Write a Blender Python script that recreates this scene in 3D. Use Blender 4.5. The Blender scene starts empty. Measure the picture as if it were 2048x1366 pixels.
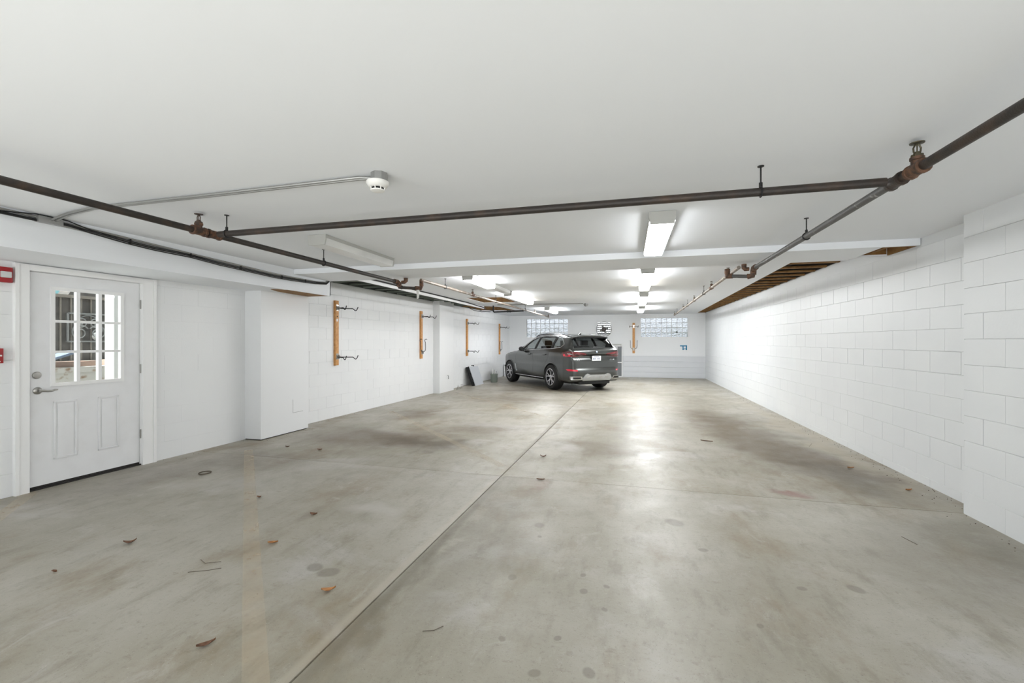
import bpy, bmesh, math, random
import numpy as np
from mathutils import Vector, Matrix
from mathutils.geometry import tessellate_polygon, delaunay_2d_cdt
random.seed(7)
scene = bpy.context.scene
C = scene.collection

# ------------------------------------------------------------------ camera
cam_d = bpy.data.cameras.new('camera')
cam_d.sensor_width = 36.0
cam_d.sensor_fit = 'HORIZONTAL'
cam_d.lens = 880.0 / 2048.0 * 36.0
cam_d.clip_start = 0.05
cam = bpy.data.objects.new('camera', cam_d)
C.objects.link(cam)
cam.location = (0, 0, 1.385)
cam.rotation_euler = (math.pi / 2, 0, math.atan(233 / 880.0))
scene.camera = cam

# ------------------------------------------------------------------ world and exposure
WORLD_STRENGTH = 2.1
LAMP = 34.0
world = bpy.data.worlds.new('overcast_sky')
scene.world = world
world.use_nodes = True
wn = world.node_tree.nodes
wn['Background'].inputs['Color'].default_value = (0.93, 0.965, 1.0, 1)
wn['Background'].inputs['Strength'].default_value = WORLD_STRENGTH
sun_d = bpy.data.lights.new('bounce_sun', 'SUN')  # added sun on the unseen paving, bounced up to brighten the ceiling
sun_d.energy = 20.5
sun_d.angle = math.radians(3)
sun_d.color = (.965, .985, 1.0)
bounce_sun = bpy.data.objects.new('bounce_sun', sun_d)
C.objects.link(bounce_sun)
bounce_sun.location = (-4, -20, 30)
bounce_sun.rotation_euler = Vector((.25, 1.0, -1.9)).to_track_quat('-Z', 'Y').to_euler()
scene.view_settings.view_transform = 'Standard'
scene.view_settings.look = 'None'
scene.view_settings.gamma = 1.0
scene.view_settings.exposure = 0.05
scene.view_settings.use_curve_mapping = False
scene.cycles.use_denoising = True
scene.cycles.max_bounces = 10
scene.cycles.diffuse_bounces = 6
scene.cycles.transparent_max_bounces = 24
scene.cycles.sample_clamp_indirect = 6.0

# ------------------------------------------------------------------ helpers
ORG = {}


def tag(o, label=None, cat=None, group=None, kind=None):
    if label: o['label'] = label
    if cat: o['category'] = cat
    if group: o['group'] = group
    if kind: o['kind'] = kind
    return o


def empty(name, loc, parent=None):
    o = bpy.data.objects.new(name, None)
    C.objects.link(o)
    o.empty_display_size = 0.1
    if parent is not None:
        o.parent = parent
        o.location = Vector(loc) - ORG[parent.name]
    else:
        o.location = loc
    ORG[o.name] = Vector(loc)
    return o


class MB:
    def __init__(s):
        s.v = []; s.f = []

    def add(s, vs, fs):
        n = len(s.v)
        s.v += [tuple(p) for p in vs]
        s.f += [tuple(i + n for i in f) for f in fs]
        return s

    def box(s, x0, x1, y0, y1, z0, z1):
        vs = [(x, y, z) for z in (z0, z1) for y in (y0, y1) for x in (x0, x1)]
        return s.add(vs, [(0, 2, 3, 1), (4, 5, 7, 6), (0, 1, 5, 4), (2, 6, 7, 3), (0, 4, 6, 2), (1, 3, 7, 5)])

    def hexa(s, pts):
        return s.add(pts, [(0, 3, 2, 1), (4, 5, 6, 7), (0, 1, 5, 4), (1, 2, 6, 5), (2, 3, 7, 6), (3, 0, 4, 7)])

    def tube(s, pts, r, n=10, closed=False):
        P = [Vector(p) for p in pts]
        m = len(P)
        rs = r if isinstance(r, (list, tuple)) else [r] * m
        rings = []
        up = None
        for i in range(m):
            if closed:
                t = (P[(i + 1) % m] - P[i - 1])
            else:
                t = P[min(i + 1, m - 1)] - P[max(i - 1, 0)]
            t.normalize()
            if up is None:
                up = Vector((0, 0, 1)) if abs(t.z) < .9 else Vector((1, 0, 0))
            a = t.cross(up)
            if a.length < 1e-4:
                a = t.cross(Vector((0.3, 1, 0.2)))
            a.normalize()
            b = a.cross(t).normalized()
            up = b
            rings.append([P[i] + (a * math.cos(q) + b * math.sin(q)) * rs[i] for q in [2 * math.pi * k / n for k in range(n)]])
        base = len(s.v)
        for R in rings: s.v += [tuple(p) for p in R]
        last = m if closed else m - 1
        for i in range(last):
            for k in range(n):
                a0 = base + i * n + k; a1 = base + i * n + (k + 1) % n
                b0 = base + ((i + 1) % m) * n + k; b1 = base + ((i + 1) % m) * n + (k + 1) % n
                s.f.append((a0, a1, b1, b0))
        if not closed:
            s.f.append(tuple(base + k for k in range(n))[::-1])
            s.f.append(tuple(base + (m - 1) * n + k for k in range(n)))
        return s

    def lathe(s, prof, c, axis='z', n=24, caps=True):
        base = len(s.v); m = len(prof)
        for r, h in prof:
            for k in range(n):
                q = 2 * math.pi * k / n
                a, b = r * math.cos(q), r * math.sin(q)
                p = {'z': (a, b, h), 'y': (a, h, b), 'x': (h, a, b)}[axis]
                s.v.append((c[0] + p[0], c[1] + p[1], c[2] + p[2]))
        for i in range(m - 1):
            for k in range(n):
                s.f.append((base + i * n + k, base + i * n + (k + 1) % n, base + (i + 1) * n + (k + 1) % n, base + (i + 1) * n + k))
        if caps:
            s.f.append(tuple(base + k for k in range(n))[::-1])
            s.f.append(tuple(base + (m - 1) * n + k for k in range(n)))
        return s

    def prism(s, poly, plane, a, b):
        mp = {'xy': lambda p, h: (p[0], p[1], h), 'xz': lambda p, h: (p[0], h, p[1]), 'yz': lambda p, h: (h, p[0], p[1])}[plane]
        n = len(poly)
        tris = tessellate_polygon([[Vector((p[0], p[1], 0)) for p in poly]])
        vs = [mp(p, a) for p in poly] + [mp(p, b) for p in poly]
        fs = [tuple(t) for t in tris] + [tuple(i + n for i in t[::-1]) for t in tris]
        fs += [(i, (i + 1) % n, (i + 1) % n + n, i + n) for i in range(n)]
        return s.add(vs, fs)

    def slab(s, outer, holes, z0, z1):
        rings = [outer] + list(holes)
        tris = tessellate_polygon([[Vector((p[0], p[1], 0)) for p in r] for r in rings])
        flat = [p for r in rings for p in r]
        n = len(flat)
        vs = [(p[0], p[1], z0) for p in flat] + [(p[0], p[1], z1) for p in flat]
        fs = [tuple(t) for t in tris] + [tuple(i + n for i in t[::-1]) for t in tris]
        o = 0
        for r in rings:
            k = len(r)
            fs += [(o + i, o + (i + 1) % k, o + (i + 1) % k + n, o + i + n) for i in range(k)]
            o += k
        return s.add(vs, fs)

    def map(s, fn):
        s.v = [tuple(fn(*p)) for p in s.v]
        return s

    def build(s, name, m, parent=None, smooth=False, bevel=0.0, angle=40):
        if parent is not None:
            org = ORG[parent.name]
        else:
            a = np.array(s.v)
            lo, hi = a.min(0), a.max(0)
            org = Vector(((lo[0] + hi[0]) / 2, (lo[1] + hi[1]) / 2, lo[2]))
        me = bpy.data.meshes.new(name)
        me.from_pydata([(p[0] - org[0], p[1] - org[1], p[2] - org[2]) for p in s.v], [], s.f)
        bm = bmesh.new(); bm.from_mesh(me)
        bmesh.ops.recalc_face_normals(bm, faces=bm.faces)
        if bevel > 0:
            es = [e for e in bm.edges if len(e.link_faces) == 2 and e.calc_face_angle() > math.radians(35)]
            bmesh.ops.bevel(bm, geom=es, offset=bevel, segments=2, profile=.7, affect='EDGES', clamp_overlap=True)
        bm.to_mesh(me); bm.free()
        me.materials.append(m)
        if smooth or bevel > 0:
            me.polygons.foreach_set('use_smooth', [True] * len(me.polygons))
            me.set_sharp_from_angle(angle=math.radians(angle))
        o = bpy.data.objects.new(name, me)
        C.objects.link(o)
        if parent is not None:
            o.parent = parent
            ORG[o.name] = Vector(org)
        else:
            o.location = org
            ORG[o.name] = Vector(org)
        return o


def copy_tree(o, parent=None, loc=None):
    c = o.copy()
    C.objects.link(c)
    c.parent = parent
    if loc is not None: c.location = loc
    for ch in o.children:
        copy_tree(ch, c)
    return c


# ------------------------------------------------------------------ materials
def new_mat(name):
    m = bpy.data.materials.new(name)
    m.use_nodes = True
    return m, m.node_tree, m.node_tree.nodes['Principled BSDF']


def srgb(r, g, b):
    return tuple(((c / 255) / 12.92 if c / 255 <= .04045 else ((c / 255 + .055) / 1.055) ** 2.4) for c in (r, g, b)) + (1,)


def mat(name, col, rough=.5, metal=0., spec=.5, coat=0., bump=None, vary=None, emit=None):
    """bump = (scale, strength, distance); vary = (scale, second colour, lo, hi)"""
    m, nt, b = new_mat(name)
    b.inputs['Base Color'].default_value = col
    b.inputs['Roughness'].default_value = rough
    b.inputs['Metallic'].default_value = metal
    b.inputs['Specular IOR Level'].default_value = spec
    b.inputs['Coat Weight'].default_value = coat
    b.inputs['Coat Roughness'].default_value = .05
    L = nt.links.new
    geo = nt.nodes.new('ShaderNodeNewGeometry')
    if vary:
        n = nt.nodes.new('ShaderNodeTexNoise'); n.inputs['Scale'].default_value = vary[0]; n.inputs['Detail'].default_value = 6
        r = nt.nodes.new('ShaderNodeMapRange'); r.inputs['From Min'].default_value = vary[2]; r.inputs['From Max'].default_value = vary[3]
        x = nt.nodes.new('ShaderNodeMix'); x.data_type = 'RGBA'
        x.inputs['A'].default_value = col; x.inputs['B'].default_value = vary[1]
        L(geo.outputs['Position'], n.inputs['Vector']); L(n.outputs['Fac'], r.inputs['Value'])
        L(r.outputs['Result'], x.inputs['Factor']); L(x.outputs['Result'], b.inputs['Base Color'])
    if bump:
        n = nt.nodes.new('ShaderNodeTexNoise'); n.inputs['Scale'].default_value = bump[0]; n.inputs['Detail'].default_value = 5
        u = nt.nodes.new('ShaderNodeBump'); u.inputs['Strength'].default_value = bump[1]; u.inputs['Distance'].default_value = bump[2]
        L(geo.outputs['Position'], n.inputs['Vector']); L(n.outputs['Fac'], u.inputs['Height']); L(u.outputs['Normal'], b.inputs['Normal'])
    if emit:
        b.inputs['Emission Color'].default_value = emit[0]
        b.inputs['Emission Strength'].default_value = emit[1]
    return m


def glass_mat(name, tint, gloss=.08, rough=0.02):
    m, nt, b = new_mat(name)
    nt.nodes.remove(b)
    out = nt.nodes['Material Output']
    t = nt.nodes.new('ShaderNodeBsdfTransparent'); t.inputs['Color'].default_value = tint
    g = nt.nodes.new('ShaderNodeBsdfGlossy'); g.inputs['Roughness'].default_value = rough
    lw = nt.nodes.new('ShaderNodeLayerWeight'); lw.inputs['Blend'].default_value = .5
    pw = nt.nodes.new('ShaderNodeMath'); pw.operation = 'POWER'; pw.inputs[1].default_value = 4.0
    ml = nt.nodes.new('ShaderNodeMath'); ml.operation = 'MULTIPLY_ADD'; ml.inputs[1].default_value = .7; ml.inputs[2].default_value = gloss * .5
    ml.use_clamp = True
    x = nt.nodes.new('ShaderNodeMixShader')
    L = nt.links.new
    L(lw.outputs['Facing'], pw.inputs[0]); L(pw.outputs[0], ml.inputs[0]); L(ml.outputs[0], x.inputs[0])
    L(t.outputs[0], x.inputs[1]); L(g.outputs[0], x.inputs[2]); L(x.outputs[0], out.inputs['Surface'])
    return m


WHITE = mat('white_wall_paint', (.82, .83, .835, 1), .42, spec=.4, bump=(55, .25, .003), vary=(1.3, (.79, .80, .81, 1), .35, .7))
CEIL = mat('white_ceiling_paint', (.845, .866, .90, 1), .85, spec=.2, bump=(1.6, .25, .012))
WHITEDIM = mat('white_wall_paint_dimmed', (.72, .735, .74, 1), .42, spec=.4, bump=(55, .25, .003), vary=(1.3, (.69, .705, .715, 1), .35, .7))  # same white paint, darkened to offset the lamp light on the right walls
PLAST = mat('white_plaster', (.82, .83, .84, 1), .45, spec=.4, bump=(30, .12, .002))
GREYP = mat('grey_base_paint', (.68, .695, .72, 1), .5, spec=.4, bump=(50, .3, .003))
TRIMW = mat('white_trim_gloss', (.86, .86, .86, 1), .35)
DOORW = mat('white_door_enamel', (.80, .805, .82, 1), .38, vary=(7, (.76, .76, .77, 1), .45, .8))
WOODP = mat('pine_board', srgb(205, 152, 92), .5, bump=(80, .2, .002), vary=(26, srgb(178, 120, 62), .4, .75))
WOODB = mat('raw_brown_framing', srgb(150, 112, 64), .75, bump=(60, .5, .004), vary=(14, srgb(116, 80, 40), .35, .7))
DECK = mat('dark_subfloor', srgb(34, 25, 17), .9)
STEELD = mat('dark_green_steel_deck', srgb(58, 64, 58), .6)
STEELJ = mat('green_grey_steel_joist', srgb(104, 112, 102), .5, metal=.3)
RUSTP = mat('dark_rusty_steel_pipe', srgb(54, 49, 46), .5, metal=.25, bump=(120, .5, .003), vary=(7, srgb(80, 64, 54), .5, .75))
RUSTF = mat('rusty_brown_fitting', srgb(112, 80, 60), .6, metal=.15, bump=(140, .6, .003), vary=(30, srgb(66, 52, 45), .4, .62))
GREYPIPE = mat('grey_painted_pipe', srgb(84, 83, 82), .5, metal=.2, bump=(120, .5, .003), vary=(22, srgb(170, 168, 164), .60, .74))
TANPIPE = mat('tan_weathered_pipe', srgb(124, 112, 101), .5, metal=.2, bump=(120, .5, .003), vary=(9, srgb(176, 172, 166), .5, .75))
BRASSY = mat('bronze_sprinkler', srgb(80, 74, 58), .4, metal=.6)
BLACKM = mat('black_wire_coating', srgb(20, 20, 22), .55)
BLACKR = mat('black_rubber', srgb(15, 15, 16), .65)
CABLE = mat('black_cable_sheath', srgb(22, 22, 23), .45)
GALV = mat('galvanised_conduit', srgb(160, 160, 158), .35, metal=.7)
LTMETAL = mat('grey_fixture_metal', srgb(182, 182, 178), .45, metal=.1)
UNLIT = mat('unlit_acrylic_lens', srgb(222, 222, 220), .3, vary=(3, srgb(208, 208, 206), .4, .7))
NICKEL = mat('satin_nickel', srgb(176, 174, 170), .28, metal=1.)
RED = mat('red_alarm_plastic', srgb(158, 24, 30), .35)
WPLAST = mat('white_plastic', srgb(232, 231, 228), .35)
DARKSLOT = mat('dark_slot', srgb(20, 20, 20), .8)
LEAFA = mat('dry_tan_leaf', srgb(184, 132, 80), .6, vary=(60, srgb(150, 98, 54), .4, .7))
LEAFB = mat('dry_brown_leaf', srgb(124, 88, 64), .6, vary=(60, srgb(84, 58, 44), .4, .7))
TWIG = mat('grey_twig', srgb(92, 82, 70), .7)
BUCKET = mat('grey_green_bucket', srgb(122, 130, 122), .5)
SILVERB = mat('silver_grey_board', srgb(186, 189, 194), .4)
SCREEN = mat('dark_screen_mesh', srgb(112, 115, 118), .6)
BLUE = mat('blue_masking_tape', srgb(38, 136, 178), .6)
SEALANT = mat('dark_threshold', srgb(30, 27, 25), .5)
FENCE = mat('weathered_fence_board', srgb(78, 73, 68), .8, vary=(9, srgb(52, 49, 46), .35, .7))
FENCEL = mat('pale_fence_batten', srgb(104, 98, 90), .8)
IRON = mat('grey_wrought_iron', srgb(112, 112, 110), .4, metal=.5)
STUCCO = mat('rust_stained_white_wall', srgb(150, 147, 141), .8, vary=(9, srgb(104, 78, 54), .54, .68))
PINKW = mat('pale_pink_plank', srgb(140, 116, 102), .7)
CUSHION = mat('pale_blue_cushion', srgb(84, 95, 112), .8)
TEAL = mat('teal_siding', srgb(104, 146, 150), .7)
ASPHALT = mat('outdoor_paving', srgb(194, 194, 192), .9, vary=(3, srgb(180, 180, 177), .4, .7))
HEDGE = mat('dark_outdoor_hedge', srgb(72, 84, 66), .9, vary=(4, srgb(40, 50, 38), .4, .6))
PANE = glass_mat('clear_door_pane', (.95, .97, .96, 1), .05)
LIT = mat('lit_fluorescent_lens', (.9, .9, .9, 1), .4, emit=((.965, .985, 1, 1), LAMP))
LITF = mat('lit_rear_fluorescent_lens', (.9, .9, .9, 1), .4, emit=((.965, .985, 1, 1), LAMP * 1.0))
LITB = mat('bright_farthest_fluorescent_lens', (.9, .9, .9, 1), .4, emit=((.965, .985, 1, 1), LAMP * 1.8))
LITW = mat('dim_warm_lens', (.9, .88, .8, 1), .4, emit=((1, .95, .84, 1), LAMP * .3))


def glassblock_mat():
    m, nt, b = new_mat('wavy_glass_block')
    b.inputs['Base Color'].default_value = (.52, .54, .57, 1)
    b.inputs['Roughness'].default_value = .04
    b.inputs['Transmission Weight'].default_value = 1.
    b.inputs['IOR'].default_value = 1.35
    L = nt.links.new
    geo = nt.nodes.new('ShaderNodeNewGeometry')
    n = nt.nodes.new('ShaderNodeTexNoise'); n.inputs['Scale'].default_value = 13; n.inputs['Detail'].default_value = 2
    mp = nt.nodes.new('ShaderNodeMapping'); mp.inputs['Rotation'].default_value = (0, .8, 0); mp.inputs['Scale'].default_value = (1, 1, 2.6)
    u = nt.nodes.new('ShaderNodeBump'); u.inputs['Strength'].default_value = 1.; u.inputs['Distance'].default_value = .05
    L(geo.outputs['Position'], mp.inputs['Vector']); L(mp.outputs[0], n.inputs['Vector'])
    L(n.outputs['Fac'], u.inputs['Height']); L(u.outputs['Normal'], b.inputs['Normal'])
    return m


GBLOCK = glassblock_mat()


def floor_mat():
    m, nt, b = new_mat('stained_concrete')
    N = nt.nodes.new; L = nt.links.new
    geo = N('ShaderNodeNewGeometry')
    pos = geo.outputs['Position']

    def noise(scale, detail=6, rough=.6, sx=1, sy=1, dist=0.):
        v = pos
        if sx != 1 or sy != 1:
            mp = N('ShaderNodeMapping'); mp.inputs['Scale'].default_value = (sx, sy, 1); L(pos, mp.inputs['Vector']); v = mp.outputs[0]
        n = N('ShaderNodeTexNoise'); n.inputs['Scale'].default_value = scale; n.inputs['Detail'].default_value = detail
        n.inputs['Roughness'].default_value = rough; n.inputs['Distortion'].default_value = dist
        L(v, n.inputs['Vector']); return n.outputs['Fac']

    def rng(v, a, b_, lo=0., hi=1.):
        r = N('ShaderNodeMapRange'); r.interpolation_type = 'SMOOTHSTEP'
        for k, x in zip(('From Min', 'From Max', 'To Min', 'To Max'), (a, b_, lo, hi)): r.inputs[k].default_value = x
        L(v, r.inputs['Value']); return r.outputs['Result']

    def mix(f, a, b_):
        x = N('ShaderNodeMix'); x.data_type = 'RGBA'
        for k, s in (('A', a), ('B', b_)):
            if isinstance(s, tuple): x.inputs[k].default_value = s
            else: L(s, x.inputs[k])
        if isinstance(f, float): x.inputs['Factor'].default_value = f
        else: L(f, x.inputs['Factor'])
        return x.outputs['Result']

    def math_(op, a, b_=None):
        x = N('ShaderNodeMath'); x.operation = op
        for i, s in enumerate((a, b_)):
            if s is None: continue
            if isinstance(s, (int, float)): x.inputs[i].default_value = s
            else: L(s, x.inputs[i])
        return x.outputs[0]

    base = mix(rng(noise(.9, 7, .62), .32, .68), srgb(176, 174, 163), srgb(198, 197, 190))
    base = mix(rng(noise(1.7, 6, .65, 1, .55), .49, .70, 0, .85), base, srgb(160, 150, 132))      # brown clouds
    base = mix(rng(noise(1.1, 6, .6, .8, 1.3, .6), .53, .72, 0, .7), base, srgb(212, 213, 214))    # pale dusty clouds
    base = mix(rng(noise(7., 5, .7, 1, .35), .48, .72, 0, .55), base, srgb(150, 146, 134))    # streaks
    base = mix(rng(noise(34., 4, .7), .54, .76, 0, .5), base, srgb(140, 136, 126))
    base = mix(rng(noise(4.5, 7, .72, 1, .7, .8), .55, .72, 0, .55), base, srgb(210, 210, 208))    # scuffed pale film
    base = mix(rng(noise(13., 6, .75, .7, 1.2), .56, .70, 0, .4), base, srgb(142, 134, 118))
    base = mix(rng(noise(150., 2, .6), .63, .72, 0, .6), base, srgb(112, 106, 98))
    base = mix(rng(noise(95., 2, .6, 1.1, .8), .69, .74, 0, .7), base, srgb(224, 222, 216))
    # warp for stains
    wv = N('ShaderNodeTexNoise'); wv.inputs['Scale'].default_value = 1.6; wv.inputs['Detail'].default_value = 5; L(pos, wv.inputs['Vector'])
    sb = N('ShaderNodeVectorMath'); sb.operation = 'SUBTRACT'; sb.inputs[1].default_value = (.5, .5, .5); L(wv.outputs['Color'], sb.inputs[0])
    sc_ = N('ShaderNodeVectorMath'); sc_.operation = 'SCALE'; sc_.inputs['Scale'].default_value = 1.1; L(sb.outputs[0], sc_.inputs[0])
    ad = N('ShaderNodeVectorMath'); ad.operation = 'ADD'; L(pos, ad.inputs[0]); L(sc_.outputs[0], ad.inputs[1])
    wpos = ad.outputs[0]

    def stain(base, x, y, rx, ry, rot, col, amt, warped=True, soft=(1.0, .15)):
        mp = N('ShaderNodeMapping'); mp.vector_type = 'TEXTURE'
        mp.inputs['Location'].default_value = (x, y, 0); mp.inputs['Rotation'].default_value = (0, 0, rot)
        mp.inputs['Scale'].default_value = (rx, ry, 1000.)
        L(wpos if warped else pos, mp.inputs['Vector'])
        ln = N('ShaderNodeVectorMath'); ln.operation = 'LENGTH'; L(mp.outputs[0], ln.inputs[0])
        return mix(rng(ln.outputs['Value'], soft[0], soft[1], 0., amt), base, col)

    brown, dark, grey = srgb(118, 106, 90), srgb(88, 80, 70), srgb(128, 124, 112)
    for st in [(-2.9, 5.55, 1.1, .5, -.1, dark, .85), (-3.6, 5.6, 1.6, 1.0, 0, brown, .75), (-2.4, 6.5, 1.1, .7, .3, brown, .5),
               (-3.9, 7.6, .8, 1.0, 0, brown, .6), (1.9, 6.1, .9, 2.2, .35, brown, .9), (1.5, 8.2, .8, 2.4, .15, brown, .8),
               (2.2, 5.2, .45, 1.1, .5, dark, .45), (-.4, 5.8, .9, .6, 0, brown, .5), (.2, 7.2, .8, 1.6, 0, grey, .5),
               (-4.7, 3.6, .5, 1.2, -.1, brown, .5), (-4.0, 4.2, .9, .7, 0, brown, .4), (1.4, 11., .8, 3., 0, grey, .5), (-2.6, 10.2, 1.6, 1.1, 0, brown, .55),
               (-1.17, 2.6, .10, 2.0, -.02, grey, .3), (-1.12, 6.5, .08, 3.0, -.02, grey, .3), (2.5, 3.3, .35, 1.2, .3, grey, .6), (2.0, 3.4, .9, .8, .3, grey, .45), (-2.6, 12.3, 1.6, .6, .5, brown, .6), (-.9, 3.0, .35, 1.4, 0, grey, .35)]:
        base = stain(base, *st)
    for st in [(-2.0, 3.1, .35, .3, 0, srgb(214, 214, 212), .7), (-.75, 5.7, .3, .35, 0, srgb(216, 216, 216), .65), (-3.8, 3.4, .6, .35, .3, srgb(206, 206, 204), .6),
               (-2.3, 6.9, .7, .5, 0, srgb(206, 206, 206), .6), (-3.2, 4.3, .3, .5, 0, srgb(205, 205, 203), .4)]:
        base = stain(base, *st)
    base = stain(base, -1.335, 2.6, .045, 3.2, -.0215, srgb(208, 204, 194), .55, False, (1.0, .2))
    base = stain(base, -1.265, 2.4, .06, 2.4, -.0215, srgb(120, 116, 104), .55, False, (1.0, .2))
    base = stain(base, -1.23, 6.8, .05, 3.0, -.0215, srgb(128, 122, 110), .5, False, (1.0, .2))
    base = stain(base, 2.55, 8.0, .32, 5.0, 0, srgb(206, 200, 184), .6)
    base = stain(base, 1.45, 4.53, .35, .1, .1, srgb(150, 96, 92), .55)
    base = stain(base, -.9, 4.1, .12, .35, 0, srgb(150, 122, 108), .4)
    # old drip spots, each with its own outline
    for x, y, r in [(-.66, 2.5, .035), (-.57, 1.97, .022), (-.32, 2.04, .022), (-.38, 1.8, .03), (-.16, 1.86, .035), (-.65, 3.26, .05), (-.26, 2.63, .022), (-.24, 2.46, .03),
                    (-.12, 2.32, .02), (-.12, 2.54, .022), (.62, 2.38, .022), (.48, 3.15, .035), (.94, 2.8, .03), (1.23, 2.87, .05), (.34, 3.57, .08), (-.61, 3.07, .02), (-1.74, 2.27, .07), (-1.86, 2.30, .06)]:
        base = stain(base, x, y, r * 1.15, r * .9, x * 7, srgb(128, 124, 114), .5, False, (1.0, .6))
    hv = N('ShaderNodeHueSaturation'); hv.inputs['Value'].default_value = .73; hv.inputs['Saturation'].default_value = 1.15
    wm = N('ShaderNodeMix'); wm.data_type = 'RGBA'; wm.blend_type = 'MULTIPLY'; wm.inputs['Factor'].default_value = 1.0
    wm.inputs['B'].default_value = (1.0, .955, .90, 1)
    L(base, hv.inputs['Color']); L(hv.outputs[0], wm.inputs['A']); L(wm.outputs['Result'], b.inputs['Base Color'])
    ro = math_('ADD', rng(noise(2.2, 6, .65), .3, .7, .33, .50), rng(noise(60., 3), .4, .7, 0, .05))
    L(ro, b.inputs['Roughness'])
    b.inputs['Specular IOR Level'].default_value = .5
    u = N('ShaderNodeBump'); u.inputs['Strength'].default_value = .35; u.inputs['Distance'].default_value = .004
    hs = math_('ADD', noise(26., 6, .65), math_('MULTIPLY', noise(2.5, 3), 1.5))
    L(hs, u.inputs['Height']); L(u.outputs['Normal'], b.inputs['Normal'])
    return m


FLOOR = floor_mat()


def stripe_mat():
    m, nt, b = new_mat('faded_yellow_line_paint')
    N = nt.nodes.new; L = nt.links.new
    geo = N('ShaderNodeNewGeometry')
    n = N('ShaderNodeTexNoise'); n.inputs['Scale'].default_value = 5; n.inputs['Detail'].default_value = 8; n.inputs['Roughness'].default_value = .7
    r = N('ShaderNodeMapRange'); r.inputs['From Min'].default_value = .3; r.inputs['From Max'].default_value = .75; r.inputs['To Max'].default_value = .5
    L(geo.outputs['Position'], n.inputs['Vector']); L(n.outputs['Fac'], r.inputs['Value']); L(r.outputs[0], b.inputs['Alpha'])
    b.inputs['Base Color'].default_value = srgb(224, 206, 178)
    b.inputs['Roughness'].default_value = .5
    return m


STRIPE = stripe_mat()

# ------------------------------------------------------------------ the setting
Y0, YB = -1.8, 17.7            # front opening, back wall
XR, XPIER = 2.77, 2.61
HF, HB = 2.40, 2.44            # ceiling in front of and behind the beam
TOP = 2.72


def LX(y, off=0.):
    return -5.42 + .035 * y + off


def lmap(off, y, z):
    return (LX(y, off), y, z)


# floor: four slabs with open joints
fl_ = MB().box(-5.9, 3.1, Y0 - .3, YB + .3, -.10, -.03).build('floor', mat('joint_dirt', srgb(84, 76, 66), .9))
tag(fl_, 'stained grey concrete garage floor with control joints', 'floor', kind='structure')


def jx(y): return -1.36 + .0215 * y


g = .0045
YJ = 4.36
for x0f, x1f, ya, yb in [(lambda y: -5.9, lambda y: jx(y) - g, Y0 - .3, YJ - .003), (lambda y: jx(y) + g, lambda y: 3.1, Y0 - .3, YJ - .003),
                         (lambda y: -5.9, lambda y: jx(y) - g, YJ + .003, YB + .3), (lambda y: jx(y) + g, lambda y: 3.1, YJ + .003, YB + .3)]:
    zz = 0.0
    MB().hexa([(x0f(ya), ya, -.05), (x1f(ya), ya, -.05), (x1f(yb), yb, -.05), (x0f(yb), yb, -.05),
               (x0f(ya), ya, zz), (x1f(ya), ya, zz), (x1f(yb), yb, zz), (x0f(yb), yb, zz)]).build('slab', FLOOR, fl_, bevel=.003)


def make_block(L_, h, t, shear, c=.0025, g=.0025, face=-1):
    """one painted block; front face towards face*x, running along y"""
    y0, y1, z0, z1 = g, L_ - g, g, h - g
    outer = [(y0, z0), (y1, z0), (y1, z1), (y0, z1)]
    inner = [(y0 + c, z0 + c), (y1 - c, z0 + c), (y1 - c, z1 - c), (y0 + c, z1 - c)]
    vs = [(-face * (t + .02) + shear * y, y, z) for y, z in outer] + [(-face * c * .8 + shear * y, y, z) for y, z in outer] + [(shear * y, y, z) for y, z in inner]
    fs = []
    for a, b in ((0, 4), (4, 8)):
        fs += [(a + i, a + (i + 1) % 4, b + (i + 1) % 4, b + i) for i in range(4)]
    fs.append((8, 9, 10, 11))
    me = bpy.data.meshes.new('block')
    me.from_pydata(vs, [], fs)
    bm = bmesh.new(); bm.from_mesh(me); bmesh.ops.recalc_face_normals(bm, faces=bm.faces)
    front = min(bm.faces, key=lambda f: -abs(f.normal.x) * (1 if abs(f.calc_center_median().x) < .5 else 0))
    if front.normal.x * face < 0: bmesh.ops.reverse_faces(bm, faces=bm.faces)
    bm.to_mesh(me); bm.free()
    return me


_bc = {}


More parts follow.
